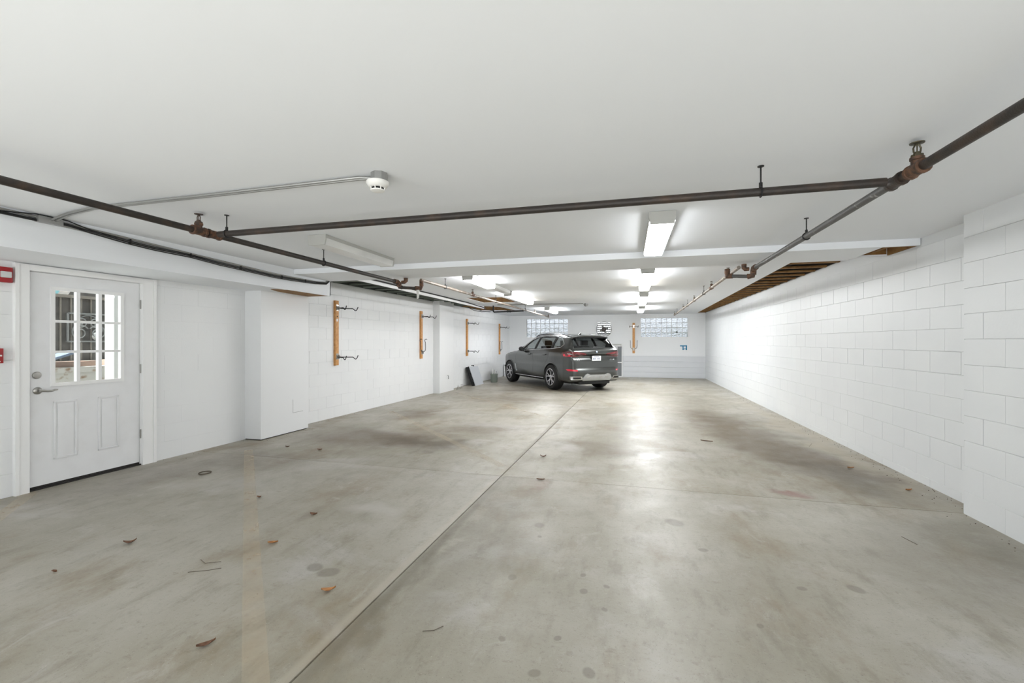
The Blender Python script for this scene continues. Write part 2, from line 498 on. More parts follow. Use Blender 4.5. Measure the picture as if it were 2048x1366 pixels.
def lay_blocks(wall, xf, ya, yb, z0, rows, m, shear=0., face=-1, phase=0., L_=.4064, h=.2032, cap=None, skip=None, t=.003, c=.002):
    """running bond of single blocks; xf(y) = face plane"""
    items = []
    for k in range(rows):
        za = z0 + k * h
        y = ya - ((ya - phase - (k % 2) * L_ / 2) % L_)
        while y < yb - .01:
            a, b = max(y, ya), min(y + L_, yb)
            y += L_
            if b - a < .03: continue
            if skip and skip(a, b, za): continue
            items.append((a, b, za, k))
    items.sort(key=lambda q: q[0])
    for i, (a, b, za, k) in enumerate(items):
        if cap is not None and i >= cap: break
        gg = c * (.3 if (k * 7919 + int(a * 10) * 31) % 4 else 1.15)
        key = (round(b - a, 3), shear, face, gg, m.name, h, c)
        if key not in _bc:
            me = make_block(b - a, h, t, shear, c=c, g=gg, face=face); me.materials.append(m); _bc[key] = me
        o = bpy.data.objects.new('block', _bc[key])
        C.objects.link(o); o.parent = wall
        o.location = Vector((xf(a) + random.uniform(-.0006, .0006), a, za)) - ORG[wall.name]
    if cap is not None and len(items) > cap:
        vs, fs = [], []
        for a, b, za, k in items[cap:]:
            me = make_block(b - a, h, t, shear, g=.0025, face=face)
            n = len(vs)
            vs += [(v.co.x + xf(a) - ORG[wall.name][0], v.co.y + a - ORG[wall.name][1], v.co.z + za - ORG[wall.name][2]) for v in me.vertices]
            fs += [tuple(i + n for i in p.vertices) for p in me.polygons]
            bpy.data.meshes.remove(me)
        me = bpy.data.meshes.new('far_blocks'); me.from_pydata(vs, [], fs); me.materials.append(m)
        o = bpy.data.objects.new('far_blocks', me); C.objects.link(o); o.parent = wall; o['kind'] = 'stuff'


# right wall
wr = MB().box(XR + .007, XR + .25, 4.36, YB + .2, -.05, TOP).build('wall_right', WHITEDIM)
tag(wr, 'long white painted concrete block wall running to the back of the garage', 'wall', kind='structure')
lay_blocks(wr, lambda y: XR, 4.36, YB, .077 - .2032, 12, WHITEDIM, phase=5.467, cap=300, c=.0022, t=.007)
wp = MB().box(XPIER + .006, XR + .25, Y0, 4.356, -.05, TOP).build('wall_right_front', WHITEDIM)
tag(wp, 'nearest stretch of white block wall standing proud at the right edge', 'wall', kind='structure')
lay_blocks(wp, lambda y: XPIER, 2.3, 4.358, -.02, 13, WHITEDIM, phase=4.358 - .4064, t=.006, c=.0022)
MB().box(XPIER, XPIER + .01, Y0, 2.3, 0, TOP).build('plain_face', WHITEDIM, wp)
MB().box(XPIER, XR + .2, 4.350, 4.358, 0, TOP).build('return_face', WHITEDIM, wp)

# left wall (runs two degrees off the right one)
DY0, DY1, DZ1 = 2.735, 3.735, 2.062      # rough door opening
wl = MB()
wl.box(-.25, -.006, Y0, DY0, -.05, TOP); wl.box(-.25, -.006, DY1, YB + .2, -.05, TOP); wl.box(-.25, -.006, DY0, DY1, DZ1, TOP)
wl = wl.map(lmap).build('wall_left', WHITE)
tag(wl, 'white painted concrete block wall along the left with a door in it', 'wall', kind='structure')
sk = lambda a, b, z: (a < DY1 + .1 and b > DY0 - .1 and z < DZ1)
WSH = .035
lay_blocks(wl, lambda y: LX(y), 2.0, DY0 - .06, 0, 11, WHITE, WSH, 1, phase=.1, c=.0016)
lay_blocks(wl, lambda y: LX(y), DY1 + .1, 5.06, 0, 11, WHITE, WSH, 1, phase=.1, c=.0005)
wl2 = MB().box(-.02, -.006, 5.94, 10.83, 0, TOP).map(lmap).build('wall_left_middle', WHITE)
tag(wl2, 'white block wall between the two left columns carrying two bike racks', 'wall', kind='structure')
lay_blocks(wl2, lambda y: LX(y), 5.95, 10.83, 0, 12, WHITE, WSH, 1, phase=.0, c=.0013)
wl3 = MB().box(-.02, -.006, 11.7, YB, 0, TOP).map(lmap).build('wall_left_rear', WHITE)
tag(wl3, 'white block wall at the rear left beside the parked car', 'wall', kind='structure')
lay_blocks(wl3, lambda y: LX(y), 11.71, YB, 0, 12, WHITE, WSH, 1, phase=.15)

# columns
c1 = empty('column_front', (LX(5.5, .13), 5.5, 0))
tag(c1, 'wide smooth white column beside the door under the soffit', 'column', kind='structure')
MB().box(-.01, .275, 5.05, 5.95, .012, 2.10).map(lmap).build('shaft', PLAST, c1, bevel=.004)
MB().box(.0, .255, 5.06, 5.94, 0, .014).map(lmap).build('dark_base_gap', SEALANT, c1)
ap = MB()
ap.box(.273, .2765, 5.63, 5.634, .30, .50); ap.box(.273, .2765, 5.63, 5.84, .296, .30)
ap.map(lmap).build('patch_outline', mat('scribed_line', srgb(150, 150, 150), .8), c1)
c2 = empty('column_rear', (LX(11.2, .1), 11.2, 0))
tag(c2, 'narrow white column halfway along the left wall', 'column', kind='structure')
MB().box(-.01, .187, 10.82, 11.72, 0, TOP - .06).map(lmap).build('shaft', PLAST, c2, bevel=.004)
hk = MB(); hk.tube([lmap(.187, 11.3, .45), lmap(.215, 11.3, .44), lmap(.22, 11.3, .38), lmap(.205, 11.32, .355), lmap(.195, 11.34, .37)], .006, 6)
hk.build('hook', BLACKM, c2)

# back wall with two glass block windows
W1 = (-4.06, -2.35, 1.55, 2.31)
W2 = (.45, 2.16, 1.55, 2.29)
bw = MB()
xs = [-5.6, W1[0], W1[1], W2[0], W2[1], 3.1]
bw.box(-5.6, 3.1, YB, YB + .2, -.05, 1.55); bw.box(-5.6, 3.1, YB, YB + .2, 2.31, TOP)
bw.box(-5.6, W1[0], YB, YB + .2, 1.55, 2.31); bw.box(W1[1], -1.19, YB, YB + .2, 1.55, 2.31); bw.box(-.69, W2[0], YB, YB + .2, 1.55, 2.31); bw.box(-1.19, -.69, YB, YB + .2, 1.55, 1.66); bw.box(-1.19, -.69, YB, YB + .2, 2.14, 2.31); bw.box(W2[1], 3.1, YB, YB + .2, 1.55, 2.31)
bw = bw.build('wall_back', PLAST)
tag(bw, 'pale plastered back wall with two glass block windows', 'wall', kind='structure')
MB().box(-5.0, XR, YB - .05, YB + .01, .825, .85).build('ledge', PLAST, bw)
for k in range(4):
    MB().box(-5.0, XR, YB - .045, YB + .01, k * .2065 + .002, (k + 1) * .2065 - .003).build('block_course', GREYP, bw, bevel=.003)
MB().box(1.13, 1.15, YB - .004, YB, .85, 1.55).build('plaster_seam', PLAST, bw)
for i, W in enumerate((W1, W2)):
    w = empty('window_%d' % (i + 1), ((W[0] + W[1]) / 2, YB, W[2]))
    tag(w, ['glass block window at the rear left above the parked car', 'glass block window at the rear right beside the wooden rack'][i], 'window', kind='structure')
    nx, nz = 9, 4
    dx, dz = (W[1] - W[0]) / nx, (W[3] - W[2]) / nz
    for a in range(nx + 1):
        MB().box(W[0] + a * dx - .008, W[0] + a * dx + .008, YB + .015, YB + .10, W[2], W[3]).build('mortar_bar', TRIMW, w)
    for b in range(nz + 1):
        MB().box(W[0], W[1], YB + .016, YB + .099, W[2] + b * dz - .008, W[2] + b * dz + .008).build('mortar_rail', TRIMW, w)
    first = None
    for a in range(nx):
        for b in range(nz):
            cx, cz = W[0] + (a + .5) * dx, W[2] + (b + .5) * dz
            if first is None:
                first = MB().box(cx - dx / 2 + .007, cx + dx / 2 - .007, YB + .008, YB + .105, cz - dz / 2 + .007, cz + dz / 2 - .007).build('glass_block', GBLOCK, w, bevel=.006)
                f0 = Vector((cx, 0, cz))
            else:
                o = first.copy(); C.objects.link(o); o.parent = w
                o.location = Vector((cx, 0, cz)) - f0
    fr = MB()
    fr.box(W[0] - .03, W[0], YB - .008, YB + .02, W[2] - .03, W[3] + .02); fr.box(W[1], W[1] + .02, YB - .008, YB + .02, W[2] - .03, W[3] + .02)
    fr.box(W[0], W[1], YB - .008, YB + .02, W[2] - .03, W[2]); fr.box(W[0], W[1], YB - .008, YB + .02, W[3], W[3] + .02)
    fr.build('window_frame', TRIMW, w)
MB().box(1.74, 1.80, YB - .01, YB + .01, 1.72, 1.76).build('dark_latch', DARKSLOT, bpy.data.objects['window_2'])

# front wall with the wide garage opening behind the camera
fw = MB().box(-5.9, -5.0, Y0 - .2, Y0, -.05, TOP).box(2.5, 3.1, Y0 - .2, Y0, -.05, TOP).box(-5.0, 2.5, Y0 - .2, Y0, 2.33, TOP).build('wall_front', WHITE)
tag(fw, 'white wall around the open garage doorway', 'wall', kind='structure')

# ceilings
BY0, BY1, BZ = 5.2, 5.97, 2.33
ce = MB().box(-5.6, 2.9, Y0, BY0 + .05, HF, HF + .02).build('ceiling', CEIL)
tag(ce, 'smooth white ceiling over the front of the garage', 'ceiling', kind='structure')
outer = [(-4.2, BY1 - .05), (2.1, BY1 - .05), (2.1, 6.6), (2.44, 17.2), (2.5, YB), (-4.9, YB), (-4.85, 14.25), (-3.68, 14.77), (-3.80, 12.9), (-4.17, 12.5), (-4.2, 9)]
hole = [(-3.84, 10.0), (-2.92, 10.08), (-2.88, 11.5), (-3.83, 11.45)]
cr = MB().slab(outer, [hole], HB, HB + .016).build('ceiling_rear', CEIL)
tag(cr, 'white rear ceiling with open gaps along both side walls', 'ceiling', kind='structure')
# framing above the gaps; dark boards added over the walls for shade
y = 6.05
while y < YB:
    MB().box(1.7, XR - .012, y, y + .062, HB + .017, HB + .042).build('wood_strip', WOODB, cr)
    y += .4064
MB().box(XR - .012, XR - .001, BY1, YB, HB + .03, TOP).build('void_shade_board', DECK, cr)  # dark board added over the wall to darken the void above the gap
MB().box(1.9, 2.0, BY1, YB, HB + .05, TOP).build('dark_side_board', DECK, cr)
for k in range(5):
    MB().box(-4.1, -2.6, 10.05 + k * .34, 10.13 + k * .34, HB + .017, HB + .042).build('wood_strip', WOODB, cr)
MB().box(-4.2, -2.4, 9.8, 11.9, HB + .075, HB + .09).build('lath_board', WOODB, cr)
y = 6.05
while y < 12.6:
    MB().box(LX(y) + .02, -4.0, y, y + .05, HB + .02, HB + .05).build('steel_strip', STEELJ, cr)
    y += .42
MB().box(.004, .016, BY1 + .02, YB, HB + .015, TOP).map(lmap).build('void_shade_board', STEELD, cr)  # added dark board hides the white wall, giving the left void its shade
MB().box(-5.3, -3.95, BY1 + .02, 12.7, HB + .12, HB + .14).build('steel_deck', STEELD, cr)
for k in range(4):
    MB().box(-4.95, -3.4, 12.75 + k * .55, 12.85 + k * .55, HB + .017, HB + .05).build('wood_strip', WOODB, cr)
MB().box(-4.95, -3.3, 12.7, 15.0, HB + .08, HB + .1).build('lath_board', WOODB, cr)
dk = MB().box(-5.9, 3.1, Y0 - .2, YB + .25, TOP, TOP + .12).build('ceiling_deck', DECK)
tag(dk, 'dark wooden floor deck above the open ceiling gaps', 'ceiling', kind='structure')
# fascia strip on the left edge of the rear ceiling
fs_ = MB().box(-4.215, -4.185, BY1 - .02, 12.55, 2.365, HB + .02).build('trim_1', TRIMW)
tag(fs_, 'narrow white fascia strip along the left ceiling gap', 'trim', kind='structure')

# dropped beam across the room
be = empty('ceiling_beam', (-.9, 5.58, BZ))
tag(be, 'shallow white dropped beam crossing the whole ceiling', 'beam', kind='structure')
MB().box(-4.56, XR, BY0, BY0 + .016, BZ, HF + .2).build('front_board', CEIL, be)
MB().box(-5.2, 2.47, BY1 - .016, BY1, BZ, HB + .2).build('back_board', CEIL, be)
und = [(-4.56, BY0 + .016), (XR, BY0 + .016), (XR, BY0 + .03), (2.47, BY0 + .03), (2.47, 5.74), (2.765, 5.74), (2.765, 5.77), (2.50, 5.78), (2.45, BY1 - .016), (-5.2, BY1 - .016), (-5.2, BY0 + .05)]
MB().slab(und, [], BZ, BZ + .016).build('underside_board', CEIL, be)
MB().box(2.3, 2.9, 5.225, 5.9, BZ + .10, BZ + .14).build('exposed_plank', WOODB, be)
MB().box(2.60, 2.64, 5.225, 5.9, BZ + .04, BZ + .10).build('exposed_stud', WOODB, be)
MB().box(2.752, 2.766, 5.225, 5.74, BZ + .002, BZ + .10).build('exposed_stud', WOODB, be)
MB().box(2.44, 2.468, 5.225, 5.9, BZ + .017, BZ + .10).build('exposed_stud', WOODB, be)
MB().box(2.47, 2.75, 5.75, 5.775, BZ + .017, BZ + .10).build('exposed_stud', WOODB, be)

# soffit box above the door
so = empty('ceiling_soffit', (-4.9, 3.0, 2.10))
tag(so, 'white boxed soffit running above the door along the left wall', 'soffit', kind='structure')
MB().box(-4.566, -4.55, Y0, 5.985, 2.10, HF + .1).build('face_board', CEIL, so)
s_out = [(-5.7, Y0), (-4.566, Y0), (-4.566, 5.10), (-4.60, 5.08), (-4.62, 4.98), (-4.70, 4.95), (-4.76, 4.99), (-4.88, 5.25), (-4.925, 5.5), (-4.945, 5.75), (-4.955, 5.97), (-5.3, 5.97)]
MB().slab(s_out, [], 2.10, 2.116).build('underside_board', CEIL, so)
MB().box(-5.2, -4.567, 4.8, 5.968, 2.1035, 2.15).build('exposed_plank', WOODB, so)
MB().box(-5.3, -4.55, 5.97, 5.985, 2.10, TOP).build('end_board', CEIL, so)

# ------------------------------------------------------------------ door
dr = empty('door_1', (LX(3.235), 3.235, 0))
tag(dr, 'white half-glazed exterior door with nine panes and lever handle', 'door', kind='structure')


def db(name, m, boxes, parent=None, bevel=0., **k):
    q = MB()
    for b in boxes: q.box(*b)
    return q.map(lmap).build(name, m, parent or dr, bevel=bevel, **k)


GY0, GY1, GZ0, GZ1 = 2.94, 3.525, .97, 1.895       # lite opening in the leaf
LY0, LY1, LZ0, LZ1 = 2.772, 3.70, .035, 2.03
leaf = db('leaf', DOORW, [(-.06, -.012, LY0, GY0, LZ0, LZ1), (-.06, -.012, GY1, LY1, LZ0, LZ1), (-.06, -.012, GY0, GY1, LZ0, GZ0), (-.06, -.012, GY0, GY1, GZ1, LZ1)])
fr = [(-.012, .004, GY0 - .015, GY0 + .018, GZ0 - .015, GZ1 + .015), (-.012, .004, GY1 - .018, GY1 + .015, GZ0 - .015, GZ1 + .015),
      (-.012, .004, GY0 + .018, GY1 - .018, GZ0 - .015, GZ0 + .018), (-.012, .004, GY0 + .018, GY1 - .018, GZ1 - .018, GZ1 + .015)]
lf = db('lite_frame', TRIMW, fr, leaf)
py = [GY0 + .018 + (GY1 - GY0 - .036) * k / 3 for k in range(4)]
pz = [GZ0 + .018 + (GZ1 - GZ0 - .036) * k / 3 for k in range(4)]
for k in (1, 2):
    db('muntin', TRIMW, [(-.040, -.002, py[k] - .015, py[k] + .015, pz[0], pz[3])], leaf)
    db('muntin', TRIMW, [(-.039, -.003, py[0], py[3], pz[k] - .012, pz[k] + .012)], leaf)
for a in range(3):
    for b in range(3):
        db('pane', PANE, [(-.046, -.042, py[a] + .001, py[a + 1] - .001, pz[b] + .001, pz[b + 1] - .001)], leaf)
for ya, yb in ((2.952, 3.135), (3.312, 3.498)):
    za, zb = .255, .81
    db('panel_moulding', DOORW, [(-.013, -.004, ya, ya + .016, za, zb), (-.013, -.004, yb - .016, yb, za, zb), (-.013, -.004, ya, yb, za, za + .016), (-.013, -.004, ya, yb, zb - .016, zb)], leaf, bevel=.003)
    db('raised_panel', DOORW, [(-.013, -.006, ya + .03, yb - .03, za + .03, zb - .03)], leaf, bevel=.003)
MB().lathe([(.034, 0), (.034, .006), (.028, .012), (.012, .013)], (LX(2.83, -.012), 2.83, 1.07), 'x', 24).build('deadbolt', NICKEL, dr, smooth=True)
rose = MB().lathe([(.034, 0), (.034, .006), (.026, .014), (.013, .018), (.012, .05)], (LX(2.835, -.012), 2.835, .925), 'x', 24).build('handle_rose', NICKEL, dr, smooth=True)
lv = [(.042, 2.825, .925), (.045, 2.85, .926), (.045, 2.88, .918), (.044, 2.91, .918), (.044, 2.935, .926), (.043, 2.955, .926)]
MB().tube([lmap(*p) for p in lv], [.011, .011, .010, .009, .008, .005], 10).build('lever', NICKEL, rose, smooth=True)
for z in (.35, 1.08, 1.80):
    hq = MB().tube([lmap(-.004, LY1 + .006, z - .05), lmap(-.004, LY1 + .006, z + .05)], .007, 8)
    hq.build('hinge', NICKEL, dr, smooth=True)
db('door_jamb', TRIMW, [(-.16, -.006, DY0, LY0 - .004, 0, DZ1), (-.16, -.006, LY1 + .004, DY1, 0, DZ1), (-.16, -.006, DY0, DY1, LZ1 + .005, DZ1)])
db('side_casing', TRIMW, [(-.006, .028, 2.6905, 2.762, 0, 2.092), (-.006, .036, 2.662, 2.69, 0, 2.092)])
db('side_casing', TRIMW, [(-.006, .028, 3.712, 3.8195, 0, 2.092), (-.006, .036, 3.82, 3.85, 0, 2.092)])
db('head_casing', TRIMW, [(-.006, .028, 2.762, 3.712, 2.036, 2.092)], bevel=.003)
db('threshold', SEALANT, [(-.17, .0, DY0, DY1, 0, .014), (-.06, -.016, LY0, LY1, .014, .034)])

# ------------------------------------------------------------------ outdoors behind the door and the back windows
gd = MB().box(-30, 24, -25, 40, -.2, -.11).build('outdoor_ground', ASPHALT)
tag(gd, 'grey paving outside the garage', 'ground', kind='structure')
FX = -8.6
fe = empty('board_fence', (FX, 5.2, 0))
tag(fe, 'weathered dark board fence seen through the door panes', 'fence')
y = 3.9
while y < 7.2:
    MB().box(FX - .02, FX, y + .004, y + .128, 0, 2.08).build('fence_board', FENCE, fe)
    MB().box(FX, FX + .02, y - .009, y + .009, 0, 2.08).build('batten', FENCEL, fe)
    y += .135
MB().box(FX - .03, FX + .06, 3.9, 7.2, 2.08, 2.125).build('top_rail', FENCEL, fe)
MB().box(FX, FX + .05, 3.9, 7.2, 1.04, 1.08).build('lower_rail', FENCEL, fe)
rb = MB().prism([(5.62, 2.1), (5.9, 2.6), (9.4, 2.6), (9.4, 2.1)], 'yz', -10.2, -9.9).build('neighbour_roof', FENCE)
tag(rb, 'dark sloping roof edge above the outdoor fence', 'roof')
tl = MB().box(-12.2, -12.0, 4.0, 12.0, 0, 4).build('teal_house_wall', TEAL)
tag(tl, 'teal house wall beyond the outdoor fence', 'building')
sp = empty('iron_scroll_panel', (FX + .02, 5.17, 1.38))
tag(sp, 'grey wrought iron panel with scrolls hanging on the outdoor fence', 'panel')
sx = FX + .021
for z in (1.385, 1.835): MB().box(sx, sx + .03, 4.92, 5.48, z - .012, z + .012).build('frame_rail', IRON, sp)
for y in (4.92, 5.48): MB().box(sx, sx + .03, y - .012, y + .012, 1.385, 1.835).build('frame_stile', IRON, sp)


def spiral(cy, cz, r, turns, a0, sgn=1):
    return [(sx + .015, cy + sgn * r * (1 - .75 * t) * math.cos(a0 + turns * 6.283 * t), cz + r * (1 - .75 * t) * math.sin(a0 + turns * 6.283 * t)) for t in [k / 26 for k in range(27)]]


for cy, cz, r, tn, a0, sg in [(5.08, 1.53, .13, 1.5, 0.5, 1), (5.33, 1.53, .13, 1.5, .5, -1), (5.10, 1.70, .09, 1.4, 3.6, 1), (5.30, 1.70, .09, 1.4, 3.6, -1)]:
    MB().tube(spiral(cy, cz, r, tn, a0, sg), .010, 6).build('scroll', IRON, sp, smooth=True)
MB().tube([(sx + .015, 5.2 + .2 * math.cos(a), 1.55 + .26 * math.sin(a)) for a in [math.pi * k / 16 for k in range(17)]], .010, 6).build('arch', IRON, sp, smooth=True)
MB().lathe([(.03, 0), (.07, .01), (.05, .02), (.01, .03)], (sx, 5.32, 1.47), 'x', 12).build('rosette', NICKEL, sp, smooth=True)
rw = MB().box(-7.3, -7.0, 2.9, 6.6, -.1, .98).box(-7.34, -6.96, 2.9, 6.6, .98, 1.05).build('retaining_wall', STUCCO)
tag(rw, 'low rust-stained white wall outside the door', 'wall')
po = MB().box(-6.1, -5.95, 3.87, 4.12, -.1, 2.75).build('porch_post', mat('white_post_paint', srgb(176, 175, 171), .7))
tag(po, 'white porch post just outside the door', 'post')
cu = MB().box(-7.2, -6.98, 3.86, 4.13, 1.155, 1.19).map(lambda x, y, z: (x, y, z + (y - 3.9) * .35)).build('lounge_cushion', CUSHION, bevel=.012)
tag(cu, 'pale blue cushion lying tilted on the low outdoor wall', 'cushion')
for nm, a, lab in (('plank', (-7.28, -7.12, 3.7, 4.42, 1.05, 1.12), 'pale pink plank under the blue cushion outdoors'), ('plank', (-7.26, -7.1, 4.55, 4.95, 1.05, 1.13), 'pale pink plank on the wall right of the cushion outdoors')):
    tag(MB().box(*a).build(nm, PINKW, bevel=.004), lab, 'plank')
ow = MB().box(-7, 5, 21.2, 21.4, -.1, 1.8).build('window_dimmer_wall', mat('grey_dimmer_wall', srgb(108, 110, 114), .9))  # unseen wall added to dim the sky behind the glass blocks
tag(ow, 'grey wall added outside to dim the back windows', 'wall')
hd = MB()
for k in range(46):
    x = -5 + k * .18; hh = random.uniform(1.2, 2.0); d = random.uniform(.10, .16)
    hd.lathe([(.05, 0), (d, .3), (d * 1.1, hh * .7), (.03, hh)], (x, 20.2 + random.uniform(-.1, .1), -.1), 'z', 7)
hd = hd.build('hedge', HEDGE)
tag(hd, 'dark hedge outside the back windows', 'hedge', kind='stuff')

# ------------------------------------------------------------------ lamps
lamp_box = {}


def fixture(x, ya, yb, ztop, label, lit, depth=.10, w=.20, group='fluorescent ceiling lamps'):
    t = empty('ceiling_lamp', (x, (ya + yb) / 2, ztop - depth))
    tag(t, label, 'lamp', group)
    zb = ztop - depth
    hd_ = .076 if (ya < 6 and lit) else .034 if ya < 6 else .012
    MB().box(x - w / 2 + .003, x + w / 2 - .003, ya + .012, yb - .012, ztop - hd_, ztop - .001).build('housing', LTMETAL, t)
    for y in (ya, yb - .012):
        MB().prism([(x - w / 2, ztop - .002), (x - w / 2, ztop - .05), (x - w / 2 + .012, zb), (x + w / 2 - .012, zb), (x + w / 2, ztop - .05), (x + w / 2, ztop - .002)], 'xz', y, y + .012).build('end_cap', LTMETAL, t)
    prof = [(x - w / 2 + .004, ztop - hd_ - .0005), (x - w / 2 + .004, ztop - hd_ - .002 - (.052 if ya > 6 else 0)), (x - w / 2 + .018, zb + .003), (x + w / 2 - .018, zb + .003), (x + w / 2 - .004, ztop - hd_ - .002 - (.052 if ya > 6 else 0)), (x + w / 2 - .004, ztop - hd_ - .0005)]
    MB().prism(prof, 'xz', ya + .0125, yb - .0125).build('lens', {0: UNLIT, 1: LITB if ya > 9.5 else LITF if ya > 6 else LIT, 2: LITW}[lit], t)
    return t


fixture(.255, 3.60, 4.95, HF, 'lit white ceiling lamp nearest the camera in the right row', 1)
fixture(.262, 6.45, 7.60, HB, 'second lamp of the right row just behind the beam', 1)
fixture(.285, 7.61, 8.70, HB, 'dim warm lamp of the right row joined behind the second one', 2)
fixture(.32, 9.85, 11.05, HB, 'fourth lamp of the right row counted from the camera', 1)
fixture(.345, 11.06, 12.3, HB, 'fifth lamp of the right row counted from the camera', 1)
fixture(.38, 13.5, 15.3, HB, 'farthest lamp of the right row near the back wall', 1)
fixture(-2.86, 3.56, 4.82, HF, 'unlit ceiling lamp with grey lens in front of the beam on the left', 0)
fixture(-2.42, 6.43, 7.63, HB, 'lit ceiling lamp of the left row just behind the beam', 1, w=.18)
fixture(-2.42, 7.64, 8.75, HB, 'unlit ceiling lamp joined behind the lit one of the left row', 0, w=.15, depth=.08)
fixture(-2.46, 8.95, 10.04, HB, 'lit ceiling lamp beside the ceiling hole on the left', 1, w=.18)
fixture(-2.46, 10.05, 11.15, HB, 'dim warm ceiling lamp beyond the ceiling hole on the left', 2, w=.18)
fixture(-2.43, 13.4, 15.0, HB, 'farthest lit lamp of the left row above the car', 1, w=.18)

# ------------------------------------------------------------------ sprinkler pipes
PR = .024


def sprinkler(parent, x, y, z, m=BRASSY, s=1.):
    """upright sprinkler head: nut, frame arms, deflector; z = pipe axis"""
    b = MB().lathe([(.020 * s, .02), (.021 * s, .055 * s), (.026 * s, .056 * s), (.026 * s, .072 * s), (.016 * s, .074 * s), (.015 * s, .085 * s)], (x, y, z), 'z', 8).build('sprinkler_head', m, parent, smooth=True)
    z0 = z + .085 * s
    for q in (-1, 1):
        MB().tube([(x + q * .014 * s, y, z0), (x + q * .016 * s, y, z0 + .02 * s), (x + q * .006 * s, y, z0 + .042 * s)], .004 * s, 6).build('frame_arm', m, b)
    MB().tube([(x, y, z0), (x, y, z0 + .042 * s)], .003 * s, 6).build('bulb', m, b)
    MB().lathe([(.008 * s, .040 * s), (.030 * s, .043 * s), (.031 * s, .047 * s), (.008 * s, .050 * s)], (x, y, z0), 'z', 16).build('deflector', m, b)
    return b


def hanger(parent, x, y, z, ztop, ax='y', m=BLACKM, r=PR):
    """ring and rod; ax = pipe direction"""
    ring = []
    for k in range(15):
        q = 2 * math.pi * k / 15
        a, b = (r + .004) * math.cos(q), (r + .004) * math.sin(q)
        ring.append((x + a, y, z + b) if ax == 'y' else (x, y + a, z + b))
    o = MB().tube(ring, .005, 6, closed=True).build('hanger_ring', m, parent, smooth=True)
    MB().tube([(x, y, z + r + .003), (x, y, z + r + .03)], .010, 8).build('clevis', m, o)
    MB().tube([(x, y, z + r + .02), (x, y, ztop)], .0045, 6).build('hanger_rod', m, o)
    MB().lathe([(.018, -.004), (.018, 0)], (x, y, ztop), 'z', 12).build('ceiling_plate', m, o)


def tee(parent, x, y, z, ax, m, r=PR, up=False, name='tee_fitting'):
    q = MB()
    d = Vector((0, 1, 0)) if ax == 'y' else Vector((1, 0, 0))
    c = Vector((x, y, z))
    q.tube([c - d * .055, c - d * .040, c - d * .039, c + d * .039, c + d * .040, c + d * .055], [r * 1.55, r * 1.55, r * 1.35, r * 1.35, r * 1.55, r * 1.55], 14)
    if up:
        q.tube([c, c + Vector((0, 0, .045)), c + Vector((0, 0, .046)), c + Vector((0, 0, .06))], [r * 1.05, r * 1.05, r * 1.25, r * 1.25], 12)
    return q.build(name, m, parent, smooth=True)


ZP = 2.25
XL, XRp, YC = -3.25, 1.40, 2.83
pl = empty('sprinkler_pipe', (XL, 2.5, ZP))
tag(pl, 'dark rusty sprinkler pipe running along the left side under the ceiling', 'pipe', 'sprinkler pipework')
MB().tube([(XL, Y0 + .1, ZP), (XL, 5.72, ZP)], PR, 14).build('pipe_run', RUSTP, pl, smooth=True)
tee(pl, XL, 2.70, ZP, 'y', RUSTF, up=True); sprinkler(pl, XL, 2.70, ZP, RUSTP)
tee(pl, XL, YC, ZP, 'y', RUSTF)
hanger(pl, XL, 4.16, ZP, HF)
MB().tube([(XL, 5.68, ZP), (XL, 5.75, ZP), (XL + .01, 5.79, ZP - .02), (XL + .01, 5.80, ZP - .06)], [.036, .036, .036, .036], 12).build('elbow', RUSTF, pl, smooth=True)
MB().tube([(XL + .01, 5.80, ZP - .03), (XL + .015, 5.80, ZP - .07), (XL + .05, 5.82, ZP - .075)], .03, 12).build('elbow', RUSTP, pl, smooth=True)
MB().tube([(XL + .05, 5.80, ZP), (XL + .09, 5.80, ZP), (XL + .115, 5.80, ZP + .02), (XL + .115, 5.80, ZP + .06)], [.024, .026, .03, .032], 12).build('elbow', RUSTF, pl, smooth=True)
MB().tube([(XL + .03, 5.82, ZP - .075), (XL + .20, 5.95, ZP - .075)], PR * .9, 12).build('nipple', RUSTP, pl, smooth=True)
MB().tube([(XL + .19, 5.94, ZP - .075), (XL + .25, 6.0, ZP - .07), (XL + .26, 6.01, ZP - .03), (XL + .26, 6.01, ZP + .05)], .032, 12).build('elbow', RUSTF, pl, smooth=True)
rg = MB().prism([(-.02, 0), (.022, 0), (.014, -.12), (-.01, -.135)], 'xz', -.008, .008).map(lambda x, y, z: (XL + .23 + x, 5.95 + y, ZP - .10 + z)).build('rag_strip', mat('pale_rag', srgb(214, 214, 210), .9))
tag(rg, 'pale rag strip hanging from the left pipe elbow', 'rag')

pc = empty('sprinkler_pipe', ((XL + XRp) / 2, YC, ZP))
tag(pc, 'long dark sprinkler pipe crossing the ceiling from left to right', 'pipe', 'sprinkler pipework')
MB().tube([(XL + .05, YC, ZP), (XRp - .05, YC, ZP)], PR, 14).build('pipe_run', RUSTP, pc, smooth=True)
hanger(pc, -3.12, YC, ZP, HF, 'x'); hanger(pc, .74, YC, ZP, HF, 'x')

